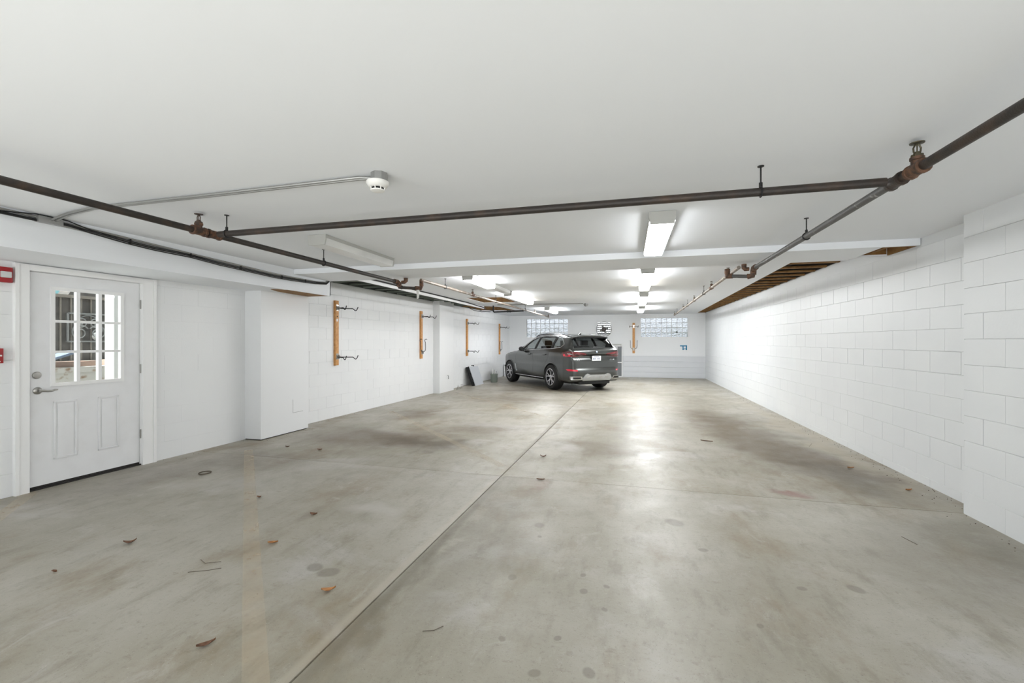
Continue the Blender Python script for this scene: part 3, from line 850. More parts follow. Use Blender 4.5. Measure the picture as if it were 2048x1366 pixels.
pr_ = empty('sprinkler_pipe', (XRp, 2.5, ZP))
tag(pr_, 'dark sprinkler pipe running along the right side in front of the beam', 'pipe', 'sprinkler pipework')
MB().tube([(XRp, Y0 + .1, ZP), (XRp, YC, ZP)], PR, 14).build('pipe_run', RUSTP, pr_, smooth=True)
MB().tube([(XRp, YC, ZP), (XRp + .03, 5.70, ZP)], PR, 14).build('pipe_run', GREYPIPE, pr_, smooth=True)
tee(pr_, XRp, 2.655, ZP, 'y', RUSTF, up=True); sprinkler(pr_, XRp, 2.655, ZP, BRASSY)
tee(pr_, XRp, YC, ZP, 'y', RUSTP)
hanger(pr_, XRp + .015, 4.12, ZP, HF)
MB().tube([(XRp + .03, 5.66, ZP), (XRp + .03, 5.74, ZP), (XRp + .035, 5.79, ZP - .02), (XRp + .035, 5.80, ZP - .07)], .034, 12).build('elbow', RUSTF, pr_, smooth=True)
MB().tube([(XRp + .035, 5.80, ZP - .03), (XRp + .03, 5.81, ZP - .08), (XRp - .02, 5.83, ZP - .085)], .033, 12).build('elbow', RUSTF, pr_, smooth=True)
MB().tube([(XRp - .01, 5.80, ZP), (XRp - .05, 5.80, ZP), (XRp - .065, 5.80, ZP + .02), (XRp - .065, 5.80, ZP + .06)], [.022, .026, .03, .03], 12).build('elbow', RUSTF, pr_, smooth=True)
MB().tube([(XRp, 5.83, ZP - .085), (1.20, 5.92, ZP - .06)], PR * .9, 12).build('nipple', GREYPIPE, pr_, smooth=True)
MB().tube([(1.23, 5.90, ZP - .06), (1.185, 5.93, ZP - .06), (1.18, 5.94, ZP - .02), (1.18, 5.94, ZP + .03)], .033, 12).build('elbow', RUSTF, pr_, smooth=True)


def farpipe(x0, y0, x1, y1, z, m, label):
    p = empty('sprinkler_pipe', (x0, (y0 + y1) / 2, z))
    tag(p, label, 'pipe', 'sprinkler pipework')
    MB().tube([(x0, y0, z), (x1, y1, z)], PR * .95, 12).build('pipe_run', m, p, smooth=True)
    return p, (lambda y: x0 + (x1 - x0) * (y - y0) / (y1 - y0))


ZF = 2.30
p5, fx = farpipe(1.32, 5.98, 1.53, 16.1, ZF, TANPIPE, 'pale weathered sprinkler pipe on the right side behind the beam')
for y in (8.1, 10.5, 13.0, 16.0):
    tee(p5, fx(y), y, ZF, 'y', RUSTF if y < 9 else TANPIPE, r=.02, up=True); sprinkler(p5, fx(y), y, ZF, BRASSY, .8)
tee(p5, fx(6.66), 6.66, ZF, 'y', RUSTF, r=.022, up=True); sprinkler(p5, fx(6.66), 6.66, ZF, BRASSY, .8)
for y in (9.0, 11.9, 15.0): hanger(p5, fx(y), y, ZF, HB)
p6, fx = farpipe(-2.985, 5.98, -2.87, 16.2, ZF, TANPIPE, 'pale weathered sprinkler pipe on the left side behind the beam')
for y in (8.16, 13.8, 16.1):
    tee(p6, fx(y), y, ZF, 'y', RUSTF if y < 9 else TANPIPE, r=.02, up=True); sprinkler(p6, fx(y), y, ZF, BRASSY, .8)
for y in (6.86, 9.67, 12.5): hanger(p6, fx(y), y, ZF, HB)
p7 = empty('sprinkler_pipe', (-3.4, 12.36, 2.25))
tag(p7, 'short black branch pipe ending near the rear left wall', 'pipe', 'sprinkler pipework')
MB().tube([(-3.84, 12.36, 2.45), (-3.84, 12.36, 2.27), (-3.82, 12.36, 2.25), (-2.92, 12.36, 2.27)], .022, 10).build('pipe_run', BLACKM, p7, smooth=True)
tee(p7, -3.36, 12.36, 2.26, 'x', BLACKM, r=.02)
cb = MB().tube([(-4.5, 12.0, 2.38), (-4.35, 12.1, 2.29), (-4.15, 12.2, 2.25), (-3.95, 12.3, 2.27), (-3.85, 12.35, 2.3)], .008, 6).build('hanging_cable', CABLE, smooth=True)
tag(cb, 'thin dark cable sagging by the rear left wall', 'cable')
cb = MB().tube([(-4.17, 6.05, 2.43), (-4.16, 7.0, 2.425), (-4.17, 9., 2.43), (-4.16, 11., 2.425), (-4.17, 12.4, 2.40), (-4.2, 12.7, 2.37)], .012, 8).build('ceiling_cable', CABLE, smooth=True)
tag(cb, 'dark cable running along the white fascia strip', 'cable')

# ------------------------------------------------------------------ conduits, cables, smoke detectors
sd = empty('smoke_detector', (-1.47, 2.37, 2.31))
tag(sd, 'round white smoke detector on a metal box in the near ceiling', 'smoke detector')
MB().lathe([(.052, -.045), (.052, 0)], (-1.455, 2.365, HF), 'z', 8).build('metal_box', GALV, sd)
dq = MB().lathe([(.055, -.046), (.066, -.047), (.067, -.058), (.060, -.072), (.050, -.082), (.046, -.084)], (-1.47, 2.37, HF), 'z', 32).build('body', WPLAST, sd, smooth=True)
MB().lathe([(.036, -.098), (.036, -.082)], (-1.47, 2.37, HF), 'z', 20).build('dark_core', DARKSLOT, sd)
MB().lathe([(.026, -.108), (.040, -.103), (.042, -.097), (.035, -.096)], (-1.47, 2.37, HF), 'z', 24).build('cap', WPLAST, sd, smooth=True)
for k in range(8):
    q = 6.283 * k / 8 + .2
    MB().tube([(-1.47 + .040 * math.cos(q), 2.37 + .040 * math.sin(q), HF - .098), (-1.47 + .045 * math.cos(q), 2.37 + .045 * math.sin(q), HF - .080)], .0035, 6).build('rib', WPLAST, sd)
cz = HF - .014
for dy, r, lab in ((-.014, .0085, 'front one of two thin grey conduits leading to the near smoke detector'), (.014, .0085, 'rear one of two thin grey conduits leading to the near smoke detector')):
    o = MB().tube([(-1.50, 2.37 + dy * .8, cz - .012), (-1.60, 2.37 + dy, cz), (-2.75, 2.385 + dy, cz), (-3.9, 2.39 + dy, cz), (-4.2, 2.44 + dy, cz), (-4.36, 2.47 + dy, cz - .004), (-4.53, 2.50 + dy, cz - .025)], r, 8).build('conduit', GALV, smooth=True)
    tag(o, lab, 'conduit', 'conduits to the near smoke detector')
jb = MB().box(-4.55, -4.50, 2.40, 2.56, 2.335, 2.385).build('junction_box', GALV, bevel=.004)
tag(jb, 'grey metal junction box on the soffit left of the door top', 'box')
for off, dz, m, lab in ((.0115, .0, GALV, 'upper grey conduit along the soffit face'), (.0115, -.024, GALV, 'lower grey conduit along the soffit face')):
    pts = [(-4.55 + off, Y0 + .1, 2.385 + dz)] + [(-4.55 + off, y, z + dz) for y, z in ((2.0, 2.383), (2.5, 2.372), (3.0, 2.355), (3.6, 2.33), (4.1, 2.31), (4.8, 2.285), (5.4, 2.28), (5.7, 2.285), (5.85, 2.30), (5.9, 2.34))]
    o = MB().tube(pts, .0105, 8).build('soffit_conduit', m, smooth=True); tag(o, lab, 'conduit')
for j, (dz, lab) in enumerate(((0, 'thick black cable sagging along the soffit face'), (-.016, 'lowest black cable sagging along the soffit face'), (.014, 'thin black cable looping over the junction box on the soffit'))):
    pts = []
    for y, z in ((Y0 + .1, 2.36), (1.6, 2.36), (2.2, 2.352), (2.4, 2.35 + (.035 if j == 2 else 0)), (2.6, 2.362 + (.022 if j == 2 else 0)), (2.75, 2.345), (3.05, 2.315), (3.3, 2.302), (3.67, 2.30), (4.0, 2.275), (4.3, 2.265), (4.83, 2.245), (5.2, 2.25), (5.6, 2.262), (5.85, 2.28), (5.92, 2.33)):
        pts.append((-4.55 + .024 + .004 * (j == 1), y, z + dz * (1 if 2.6 < y < 5.8 else .6)))
    o = MB().tube(pts, .0068 - .0012 * j, 8).build('soffit_cable', CABLE, smooth=True); tag(o, lab, 'cable')
for k, y in enumerate((3.08, 3.67, 4.3, 4.95, 5.4)):
    zc = {0: 2.325, 1: 2.308, 2: 2.275, 3: 2.255, 4: 2.262}[k]
    o = MB().box(-4.551, -4.516, y - .002, y + .002, zc - .022, zc + .022).build('cable_tie', CABLE); tag(o, ['pale', 'second', 'third', 'fourth', 'last'][k] + ' cable tie from the door side holding the soffit cables', 'cable tie', 'cable ties on the soffit')
fc = MB().tube([(-3.6, 11.98, 2.425), (-1.2, 12.15, 2.425)], .012, 8).build('conduit', GALV, smooth=True)
tag(fc, 'grey conduit crossing the rear ceiling to the far detector', 'conduit')
sd2 = MB().lathe([(.06, -.01), (.065, -.05), (.045, -.075), (.03, -.09)], (-1.13, 12.2, HB), 'z', 20).build('smoke_detector', mat('grey_detector', srgb(120, 120, 118), .5), smooth=True)
tag(sd2, 'small grey smoke detector on the rear ceiling above the car', 'smoke detector')

# ------------------------------------------------------------------ fire alarm
fa = empty('fire_alarm_strobe', (LX(2.58), 2.58, 1.91))
tag(fa, 'red fire alarm strobe with clear lens high beside the door', 'alarm')
MB().box(.0, .045, 2.535, 2.642, 1.905, 2.04).map(lmap).build('housing', RED, fa, bevel=.005)
MB().box(.044, .062, 2.56, 2.628, 1.945, 2.0).map(lmap).build('strobe_lens', mat('clear_strobe_lens', srgb(205, 208, 206), .12), fa, bevel=.008)
fp = empty('fire_alarm_pull', (LX(2.54), 2.54, 1.2))
tag(fp, 'red fire alarm pull station at the left edge below the strobe', 'alarm')
MB().box(.0, .04, 2.46, 2.585, 1.195, 1.325).map(lmap).build('housing', RED, fp, bevel=.004)
MB().box(.04, .052, 2.475, 2.57, 1.255, 1.268).map(lmap).build('pull_bar', WPLAST, fp)
MB().box(.04, .042, 2.48, 2.565, 1.205, 1.215).map(lmap).build('white_stripe', WPLAST, fp)

# ------------------------------------------------------------------ bike racks
def rack(label, fn, folded, z0=.965, z1=2.135):
    """fn maps (out, along, z) to the world; board half width .045"""
    t = empty('bike_rack', fn(0, 0, z0))
    tag(t, label, 'rack', 'wall bike racks')
    MB().box(0, .042, -.045, .045, z0, z1).map(fn).build('board', WOODP, t, bevel=.003)
    for j, (zh, fo) in enumerate(((z1 - .13, False), (z0 + .16, folded))):
        h = MB().box(.042, .048, -.028, .028, zh - .055, zh + .055).map(fn).build('hinge_plate', NICKEL, t)
        MB().box(.048, .075, -.024, -.018, zh - .045, zh + .03).box(.048, .075, .018, .024, zh - .045, zh + .03).map(fn).build('hinge_cheek', NICKEL, h)
        for sgn in (-1, 1):
            if fo:
                pts = [(.06, sgn * .02, zh), (.075, sgn * .05, zh + .01), (.08, sgn * .11, zh + .05), (.075, sgn * .125, zh + .12), (.07, sgn * .125, zh + .25), (.055, sgn * .125, zh + .285), (.06, sgn * .13, zh + .32), (.09, sgn * .13, zh + .335), (.115, sgn * .13, zh + .32)]
            else:
                pts = [(.06, sgn * .02, zh), (.09, sgn * .04, zh - .01), (.20, sgn * .10, zh - .012), (.27, sgn * .135, zh - .012), (.29, sgn * .145, zh - .03), (.31, sgn * .15, zh - .048), (.33, sgn * .155, zh - .045), (.345, sgn * .16, zh - .02), (.36, sgn * .165, zh + .02)]
            pts = [fn(*p) for p in pts]
            MB().tube(pts, .0078, 8).build('hook_arm', BLACKM, t, smooth=True)
    return t


def lrack(y): return lambda o, a, z: (LX(y + a, o), y + a, z)


r1 = rack('nearest wooden bike rack on the left wall with hooks unfolded', lrack(6.94), False, .95, 2.13)
MB().box(.042, .044, -.02, .02, 1.75, 1.80).map(lrack(6.94)).build('paper_label', WPLAST, r1)
MB().lathe([(.012, 0), (.012, .003)], lrack(6.94)(.042, .0, 1.84), 'x', 12).build('knot', DARKSLOT, r1)
rack('wooden bike rack between the columns with its lower hooks folded up', lrack(10.12), True, .955, 2.15)
rack('wooden bike rack above the leaning silver board with hooks unfolded', lrack(13.10), False, .93, 2.1)
rack('farthest wooden bike rack on the left wall behind the car front', lrack(16.35), True, .89, 2.07)
rack('wooden bike rack on the back wall between fan and right window', lambda o, a, z: (.195 + a, YB - o, z), True, .93, 2.10)

# ------------------------------------------------------------------ things by the rear walls
fn_ = empty('exhaust_fan', (-.93, YB, 1.57))
tag(fn_, 'round wall exhaust fan with louvres on the back wall', 'fan')
for a in ((-1.21, -1.19, 1.64, 2.16), (-.69, -.67, 1.64, 2.16), (-1.19, -.69, 1.64, 1.66), (-1.19, -.69, 2.14, 2.16)):
    MB().box(a[0], a[1], YB - .015, YB + .12, a[2], a[3]).build('frame', TRIMW, fn_)
for k in range(6):
    MB().box(-1.19, -.69, -.003, .003, -.034, .034).map(lambda x, y, z: (x, YB + .07 - z * .9 + y, 1.70 + k * .08 + z * .55)).build('louvre', LTMETAL, fn_)
for r in (.29, .22, .15):
    MB().tube([(-.93 + r * math.cos(a), YB - .16 + (.29 - r) * -.15, 1.86 + r * math.sin(a)) for a in [6.283 * k / 28 for k in range(28)]], .007, 6, closed=True).build('guard_ring', BLACKM, fn_, smooth=True)
for k in range(6):
    a = 6.283 * k / 6
    MB().tube([(-.93 + .05 * math.cos(a), YB - .19, 1.86 + .05 * math.sin(a)), (-.93 + .29 * math.cos(a), YB - .16, 1.86 + .29 * math.sin(a)), (-.93 + .30 * math.cos(a), YB - .02, 1.86 + .30 * math.sin(a))], .005, 6).build('guard_bar', BLACKM, fn_)
MB().lathe([(.06, -.20), (.09, -.17), (.09, -.06), (.06, -.03)], (-.93, YB, 1.86), 'y', 16).build('motor', mat('dark_motor', srgb(58, 50, 46), .5), fn_, smooth=True)
for k in range(4):
    a = 6.283 * k / 4 + .4
    MB().box(.05, .17, -.004, .004, -.04, .04).map(lambda x, y, z: (-.93 + x * math.cos(a) - z * math.sin(a), YB - .07 + y + z * .4, 1.86 + x * math.sin(a) + z * math.cos(a))).build('fan_blade', LTMETAL, fn_)

sc2 = empty('screen_door', (-.65, YB - .1, 0))
tag(sc2, 'dark screen panels in white frames leaning behind the car', 'screen')
for xa, xb in ((-1.05, -.47), (-.47, -.24)):
    MB().box(xa + .02, xb - .02, YB - .085, YB - .075, .03, 1.20).build('screen_mesh', SCREEN, sc2)
for x in (-1.05, -.43, -.24): MB().box(x - .018, x + .018, YB - .10, YB - .06, 0, 1.22).build('stile', TRIMW, sc2)
for z in (.02, .57, 1.21): MB().box(-1.05, -.24, YB - .10, YB - .06, z - .02, z + .02).build('rail', TRIMW, sc2)
MB().box(-1.0, -.27, YB - .11, YB - .05, 1.235, 1.29).build('top_bar', LTMETAL, sc2)

bt = empty('tape_mark', (2.03, YB, 1.07))
tag(bt, 'blue masking tape hash mark on the back wall under the window', 'tape')
for b in ((1.88, 2.13, 1.20, 1.24), (1.97, 2.13, 1.09, 1.12), (1.97, 2.01, 1.06, 1.24), (2.09, 2.13, 1.06, 1.23)):
    MB().box(b[0], b[1], YB - .002, YB, b[2], b[3]).build('tape_strip', BLUE, bt)

lb = empty('leaning_board', (-4.75, 13.2, 0))
tag(lb, 'silver grey board leaning on the left wall below a bike rack', 'board')


def lean(x, y, z):   # bottom stands off the wall, top touches it
    return (LX(y) + .03 + x + .22 * (1 - z / .62), y, z)


MB().box(.09, .105, 12.98, 13.70, 0, .60).map(lean).build('front_sheet', SILVERB, lb)
MB().box(.0, .06, 12.93, 13.63, 0, .58).map(lean).build('rear_sheet', BLACKR, lb)
jag = [(12.97 + (.02 if k % 2 else -.02), .04 + .6 * k / 13) for k in range(13)] + [(13.02, .6), (13.02, .02)]
MB().prism(jag, 'yz', .062, .088).map(lean).build('torn_edge', BLACKM, lb)
MB().box(.085, .11, 12.99, 13.68, .598, .615).map(lean).build('white_top_edge', WPLAST, lb)
MB().box(.06, .12, 13.28, 13.36, .59, .63).map(lean).build('clip', BLACKM, lb)

bk = empty('bucket', (-4.42, 14.3, 0))
tag(bk, 'grey green plastic bucket holding sticks by the left wall', 'bucket')
MB().lathe([(.105, 0), (.115, .02), (.125, .26), (.132, .262), (.132, .285), (.122, .287), (.118, .26), (.10, .03)], (-4.42, 14.3, 0), 'z', 24).build('tub', BUCKET, bk, smooth=True)
for k, (dx, dy, h, r, lab) in enumerate(((-.06, .02, .46, .012, 'white'), (.02, -.03, .43, .012, 'grey'), (.06, .04, .38, .010, 'thin'))):
    o = MB().tube([(-4.42 + dx * .5, 14.3 + dy * .5, .03), (-4.42 + dx * 1.2, 14.3 + dy * 1.2, h)], [r, r * 1.3], 8).build('stick', [WPLAST, LTMETAL, GALV][k], smooth=True)
    tag(o, lab + ' stick standing in the grey bucket by the left wall', 'stick', 'sticks in the bucket')
ub = empty('utility_box', (-4.62, 16.9, 0))
tag(ub, 'small white utility box on the floor in the rear left corner', 'box')
MB().box(-4.78, -4.40, 16.8, 17.05, 0.0, .50).build('case', PLAST, ub, bevel=.008)
MB().box(-4.75, -4.43, 16.795, 16.80, .40, .47).build('dark_slot', DARKSLOT, ub)
MB().box(-4.75, -4.43, 16.795, 16.80, .20, .215).build('seam', LTMETAL, ub)

# ------------------------------------------------------------------ floor marks and litter
def stripe(p, q, w, label):
    p, q = Vector(p), Vector(q)
    d = (q - p).normalized(); n = Vector((-d.y, d.x)) * w / 2
    n_ = 14
    vs, fs = [], []
    for k in range(n_ + 1):
        c = p + (q - p) * k / n_
        vs += [(c.x + n.x, c.y + n.y, .0012), (c.x - n.x, c.y - n.y, .0012)]
    for k in range(n_): fs.append((2 * k, 2 * k + 1, 2 * k + 3, 2 * k + 2))
    me = MB().add(vs, fs).build('painted_line', STRIPE)
    tag(me, label, 'line', 'angled parking lines')


stripe((-4.69, 4.57), (-1.42, 1.42), .10, 'faded yellow parking line running from the near column to the bottom edge')
stripe((-5.3, 2.78), (-4.3, 1.86), .10, 'faded yellow parking line at the left edge below the door')
stripe((-4.59, 7.85), (-1.35, 4.70), .10, 'faded parking line in front of the nearest bike rack')
stripe((-4.71, 11.36), (-1.4, 7.9), .10, 'pale parking line running from the rear column')
stripe((-4.5, 14.5), (-1.1, 11.4), .10, 'pale parking line passing beneath the car')


def leaf_mesh(L_, w, curl, fold):
    vs, fs = [], []
    n = 8
    for k in range(n + 1):
        t = k / n
        ww = w * 1.35 * math.sin(math.pi * min(1, t * 1.05 + .02)) ** .8 * (1 - .3 * t)
        x = (t - .5) * L_; z = curl * .6 * (2 * t - 1) ** 2
        vs += [(x, -ww / 2, z + fold), (x, 0, z), (x, ww / 2, z + fold * .8)]
    for k in range(n):
        for j in (0, 1): fs.append((3 * k + j, 3 * k + j + 1, 3 * k + j + 4, 3 * k + j + 3))
    return vs, fs


for x, y, L_, w, curl, rot, m, lab in [
    (-1.61, 2.10, .075, .035, .022, .6, LEAFA, 'tan curled dry leaf on the floor right of the parking line'),
    (-2.36, 2.50, .065, .03, .010, .5, LEAFA, 'flat tan leaf on the floor left of the footprint stain'),
    (-3.31, 2.25, .07, .04, .03, .9, LEAFB, 'brown curled leaf standing on the floor left of the parking line'),
    (-1.86, 1.58, .075, .03, .018, 1.0, LEAFB, 'dark brown leaf at the bottom beside the parking line'),
    (-2.43, 2.99, .06, .04, .02, .2, LEAFB, 'reddish brown leaf on the floor below the pale stain'),
    (-3.33, 1.85, .035, .02, .006, .1, LEAFB, 'tiny brown leaf near the lower left of the floor'),
    (-3.17, 3.20, .04, .025, .012, .2, LEAFB, 'small dark leaf beside the upper end of the parking line'),
    (-3.81, 4.80, .06, .04, .015, .3, LEAFB, 'small dark leaf on the floor in front of the white column'),
    (-4.33, 4.83, .05, .03, .012, .3, LEAFB, 'small dark leaf on the floor close to the white column'),
    (-.99, 5.20, .07, .04, .03, .2, LEAFB, 'dark leaf on the floor right of the long joint'),
    (-.85, 4.33, .08, .025, .01, .1, LEAFB, 'dark flat leaf lying on the cross joint'),
    (2.35, 5.6, .07, .03, .01, .2, LEAFA, 'orange leaf lying near the foot of the right wall'),
    (2.52, 4.9, .07, .03, .01, .4, LEAFA, 'orange leaf near the right wall just before the step in the wall'),
    (1.05, 6.6, .16, .02, .004, -.3, LEAFB, 'dark thin leaf lying in the brown stain on the right')]:
    vs, fs = leaf_mesh(L_, w, curl, .010)
    ca, sa = math.cos(rot), math.sin(rot)
    o = MB().add([(x + p[0] * ca - p[1] * sa, y + p[0] * sa + p[1] * ca, p[2] + .002) for p in vs], fs).build('dry_leaf', m, smooth=True)
    tag(o, lab, 'leaf', 'dry leaves on the floor')
for pts, lab in [([(-2.62, 2.19, .004), (-2.55, 2.16, .004), (-2.47, 2.20, .005)], 'forked dark twig on the floor left of the parking line'),
                 ([(-2.55, 2.05, .004), (-2.45, 2.10, .004), (-2.40, 2.14, .004)], 'reddish thin twig below the forked twig'),
                 ([(-.95, 1.92, .003), (-.90, 1.94, .003), (-.87, 1.98, .003)], 'short dark twig in the middle of the near floor'),
                 ([(1.9, 3.6, .003), (1.87, 3.72, .003)], 'short dark twig on the right part of the floor'),
                 ([(2.3, 6.6, .004), (2.4, 6.8, .004)], 'grey twig near the base of the right wall')]:
    tag(MB().tube(pts, .0016, 6).build('twig', TWIG), lab, 'twig', 'twigs on the floor')
ring = MB().tube([(-4.31 + .055 * math.cos(a), 3.65 + .055 * math.sin(a), .005) for a in [6.283 * k / 20 for k in range(20)]], .005, 6, closed=True).build('wire_ring', TWIG, smooth=True)
tag(ring, 'dark wire ring lying on the floor in front of the door', 'ring')
# crumbs of dirt along the wall feet
dv = MB()
for k in range(420):
    if k % 3:
        y = random.uniform(3.2, 14); x = (XPIER if y < 4.36 else XR) - abs(random.gauss(0, .09)) - .01
    else:
        y = random.uniform(3.9, 11); x = LX(y) + abs(random.gauss(0, .07)) + .01
        if 5.0 < y < 6.0: x += .28
    s = random.uniform(.002, .006)
    dv.lathe([(s * .4, 0), (s, s * .4), (s * .3, s)], (x, y, 0), 'z', 5)
dv = dv.build('floor_dirt', TWIG)
tag(dv, 'crumbs of dirt gathered along the wall feet', 'dirt', kind='stuff')
wd = empty('weed_tuft', (-4.72, 11.85, 0))
tag(wd, 'small dry weed tuft at the foot of the rear column', 'weed')
for k in range(7):
    x, y = -4.74 + random.uniform(-.03, .03), 11.75 + k * .07
    MB().tube([(x, y, 0), (x + random.uniform(-.03, .05), y + random.uniform(-.04, .04), random.uniform(.05, .14)), (x + random.uniform(0, .1), y + random.uniform(-.05, .1), random.uniform(.04, .1))], .004, 5).build('stem', TWIG, wd)
#CAR#
# ------------------------------------------------------------------ the car
PAINT = mat('dark_grey_green_metallic_paint', srgb(66, 68, 66), .28, metal=.8, coat=1.)
CARBLK = mat('black_car_trim', srgb(16, 16, 17), .42)
CARDK = mat('dark_car_interior', srgb(34, 34, 36), .7)
CHROME = mat('satin_aluminium_trim', srgb(205, 206, 208), .22, metal=1.)
SKID = mat('silver_skid_plate', srgb(178, 180, 182), .32, metal=.55)
TYRE = mat('tyre_rubber', srgb(19, 19, 20), .7, bump=(60, .3, .004))
RIMS = mat('polished_rim', srgb(198, 198, 200), .25, metal=.9)
RIMD = mat('dark_rim_barrel', srgb(40, 40, 42), .4, metal=.5)
LAMPR = mat('red_tail_lens', srgb(88, 8, 14), .12, coat=1.)
LAMPB = mat('bright_red_tail_element', srgb(200, 18, 46), .2, coat=1.)
LAMPD = mat('smoked_tail_lens', srgb(58, 36, 36), .12, coat=1.)
CARGL = glass_mat('tinted_side_glass', (.80, .82, .82, 1), .08)
CARGD = glass_mat('privacy_rear_glass', (.42, .43, .43, 1), .08)
PLATEW = mat('white_plate', srgb(232, 234, 236), .4)
PLATEI = mat('plate_ink', srgb(84, 92, 116), .5)

CAR = empty('suv_car', (0, 0, 0))
CAR.location = (-2.40 * .985, 14.33 * .985, .02)
CAR.rotation_euler = (0, 0, math.radians(130.3))
CAR.scale = (.931, .931, .931)
tag(CAR, 'dark grey SUV parked at an angle in the rear of the garage', 'car')

SIL = [(-2.26, .25), (-2.42, .28), (-2.52, .36), (-2.56, .47), (-2.570, .56), (-2.563, .61), (-2.535, .655), (-2.508, .70), (-2.508, .86), (-2.49, .93), (-2.46, .985),
       (-2.458, 1.05), (-2.50, 1.085), (-2.507, 1.13), (-2.487, 1.19), (-2.45, 1.235), (-2.40, 1.25), (-2.19, 1.57), (-2.14, 1.63), (-1.9, 1.665), (-1.4, 1.702), (-.8, 1.715), (-.35, 1.708), (-.05, 1.68), (.16, 1.62), (.48, 1.42), (.80, 1.205),
       (.92, 1.155), (1.4, 1.10), (1.85, 1.015), (2.12, .92), (2.28, .80), (2.36, .66), (2.36, .46), (2.25, .30), (1.9, .24), (-1.9, .24)]
WZ = [(.0, .80), (.24, .86), (.32, .93), (.40, .965), (.52, .985), (.66, .982), (.80, .966), (.92, .972), (1.01, .987), (1.06, .985), (1.12, .955), (1.19, .915), (1.40, .80), (1.58, .675), (1.66, .60), (1.8, .5)]
PLAN = [(-2.60, .60), (-2.55, .71), (-2.48, .81), (-2.36, .89), (-2.15, .955), (-1.7, .995), (1.6, 1.0), (1.9, .95), (2.1, .86), (2.24, .72), (2.34, .50), (2.42, .38)]
_S = np.array(SIL)


def sd_poly(px, pz, V):
    d = np.full(px.shape, 1e9); sgn = np.ones(px.shape)
    n = len(V)
    for i in range(n):
        ax, az = V[i]; bx, bz = V[i - 1]
        ex, ez = bx - ax, bz - az
        wx, wz = px - ax, pz - az
        t = np.clip((wx * ex + wz * ez) / (ex * ex + ez * ez), 0, 1)
        dx, dz = wx - ex * t, wz - ez * t
        d = np.minimum(d, dx * dx + dz * dz)
        c1, c2, c3 = pz >= az, pz < bz, ex * wz > ez * wx
        flip = (c1 & c2 & c3) | (~c1 & ~c2 & ~c3)
        sgn = np.where(flip, -sgn, sgn)
    return sgn * np.sqrt(d)


def smax(a, b, k):
    h = np.clip(.5 + .5 * (a - b) / k, 0, 1)
    return b + (a - b) * h + k * h * (1 - h)


def carf(p):
    x, y, z = p[..., 0], np.abs(p[..., 1]), p[..., 2]
    d1 = sd_poly(x, z, _S)
    w = np.interp(z, [q[0] for q in WZ], [q[1] for q in WZ])
    pw = np.interp(x, [q[0] for q in PLAN], [q[1] for q in PLAN])
    # the cabin narrows towards the tail
    cab = np.clip((z - 1.12) / .3, 0, 1) * np.clip((-x - 1.2) / 1.2, 0, 1) * .03
    d2 = (y - w + cab) * .92
    d3 = (y - pw) * .8
    k = np.where(z > 1.3, .12, .07)
    return smax(smax(d1, d2, k), d3, .06)


def march(o, d, off=0., rmax=3.5, fn=carf, n=30):
    lo = np.zeros(o.shape[:-1]); hi = np.full(o.shape[:-1], rmax)
    for _ in range(n):
        m_ = (lo + hi) / 2
        f = fn(o + d * m_[..., None]) - off
        ins = f < 0
        lo = np.where(ins, m_, lo); hi = np.where(ins, hi, m_)
    return o + d * ((lo + hi) / 2)[..., None]


def capsule(fn, xa, xb, zc, ns, nc, na, nr=None):
    O, D = [], []
    th = np.linspace(0, 2 * np.pi, na, endpoint=False)
    def ring(x, ph, sg):
        o = np.stack([np.full(na, x), np.zeros(na), np.full(na, zc)], -1)
        d = np.stack([np.full(na, sg * math.sin(ph)), np.cos(th) * math.cos(ph), np.sin(th) * math.cos(ph)], -1)
        O.append(o); D.append(d)
    for i in range(nr or nc): ring(xa, math.pi / 2 * (1 - (i + .3) / ((nr or nc) + .3)), -1)
    for i in range(ns): ring(xa + (xb - xa) * i / (ns - 1), 0, 1)
    for i in range(nc): ring(xb, math.pi / 2 * (i + 1) / (nc + .3), 1)
    P = march(np.array(O), np.array(D), fn=fn)
    m_ = P.shape[0]
    vs = P.reshape(-1, 3).tolist()
    fs = []
    for i in range(m_ - 1):
        for k in range(na):
            fs.append((i * na + k, i * na + (k + 1) % na, (i + 1) * na + (k + 1) % na, (i + 1) * na + k))
    e0 = march(np.array([[xa, 0, zc]]), np.array([[-1., 0, 0]]), fn=fn)[0]; e1 = march(np.array([[xb, 0, zc]]), np.array([[1., 0, 0]]), fn=fn)[0]
    vs += [e0.tolist(), e1.tolist()]
    for k in range(na):
        fs.append((len(vs) - 2, (k + 1) % na, k))
        fs.append((len(vs) - 1, (m_ - 1) * na + k, (m_ - 1) * na + (k + 1) % na))
    return vs, fs


def cavf(p):
    x, z = p[..., 0], p[..., 2]
    return np.maximum(np.maximum(carf(p) + .055, .62 - z), np.maximum(x - 1.15, -2.32 - x))


def obj_tmp(vs, fs, name='tmp'):
    me = bpy.data.meshes.new(name); me.from_pydata(vs, [], fs)
    bm = bmesh.new(); bm.from_mesh(me); bmesh.ops.recalc_face_normals(bm, faces=bm.faces); bm.to_mesh(me); bm.free()
    o = bpy.data.objects.new(name, me); C.objects.link(o); return o


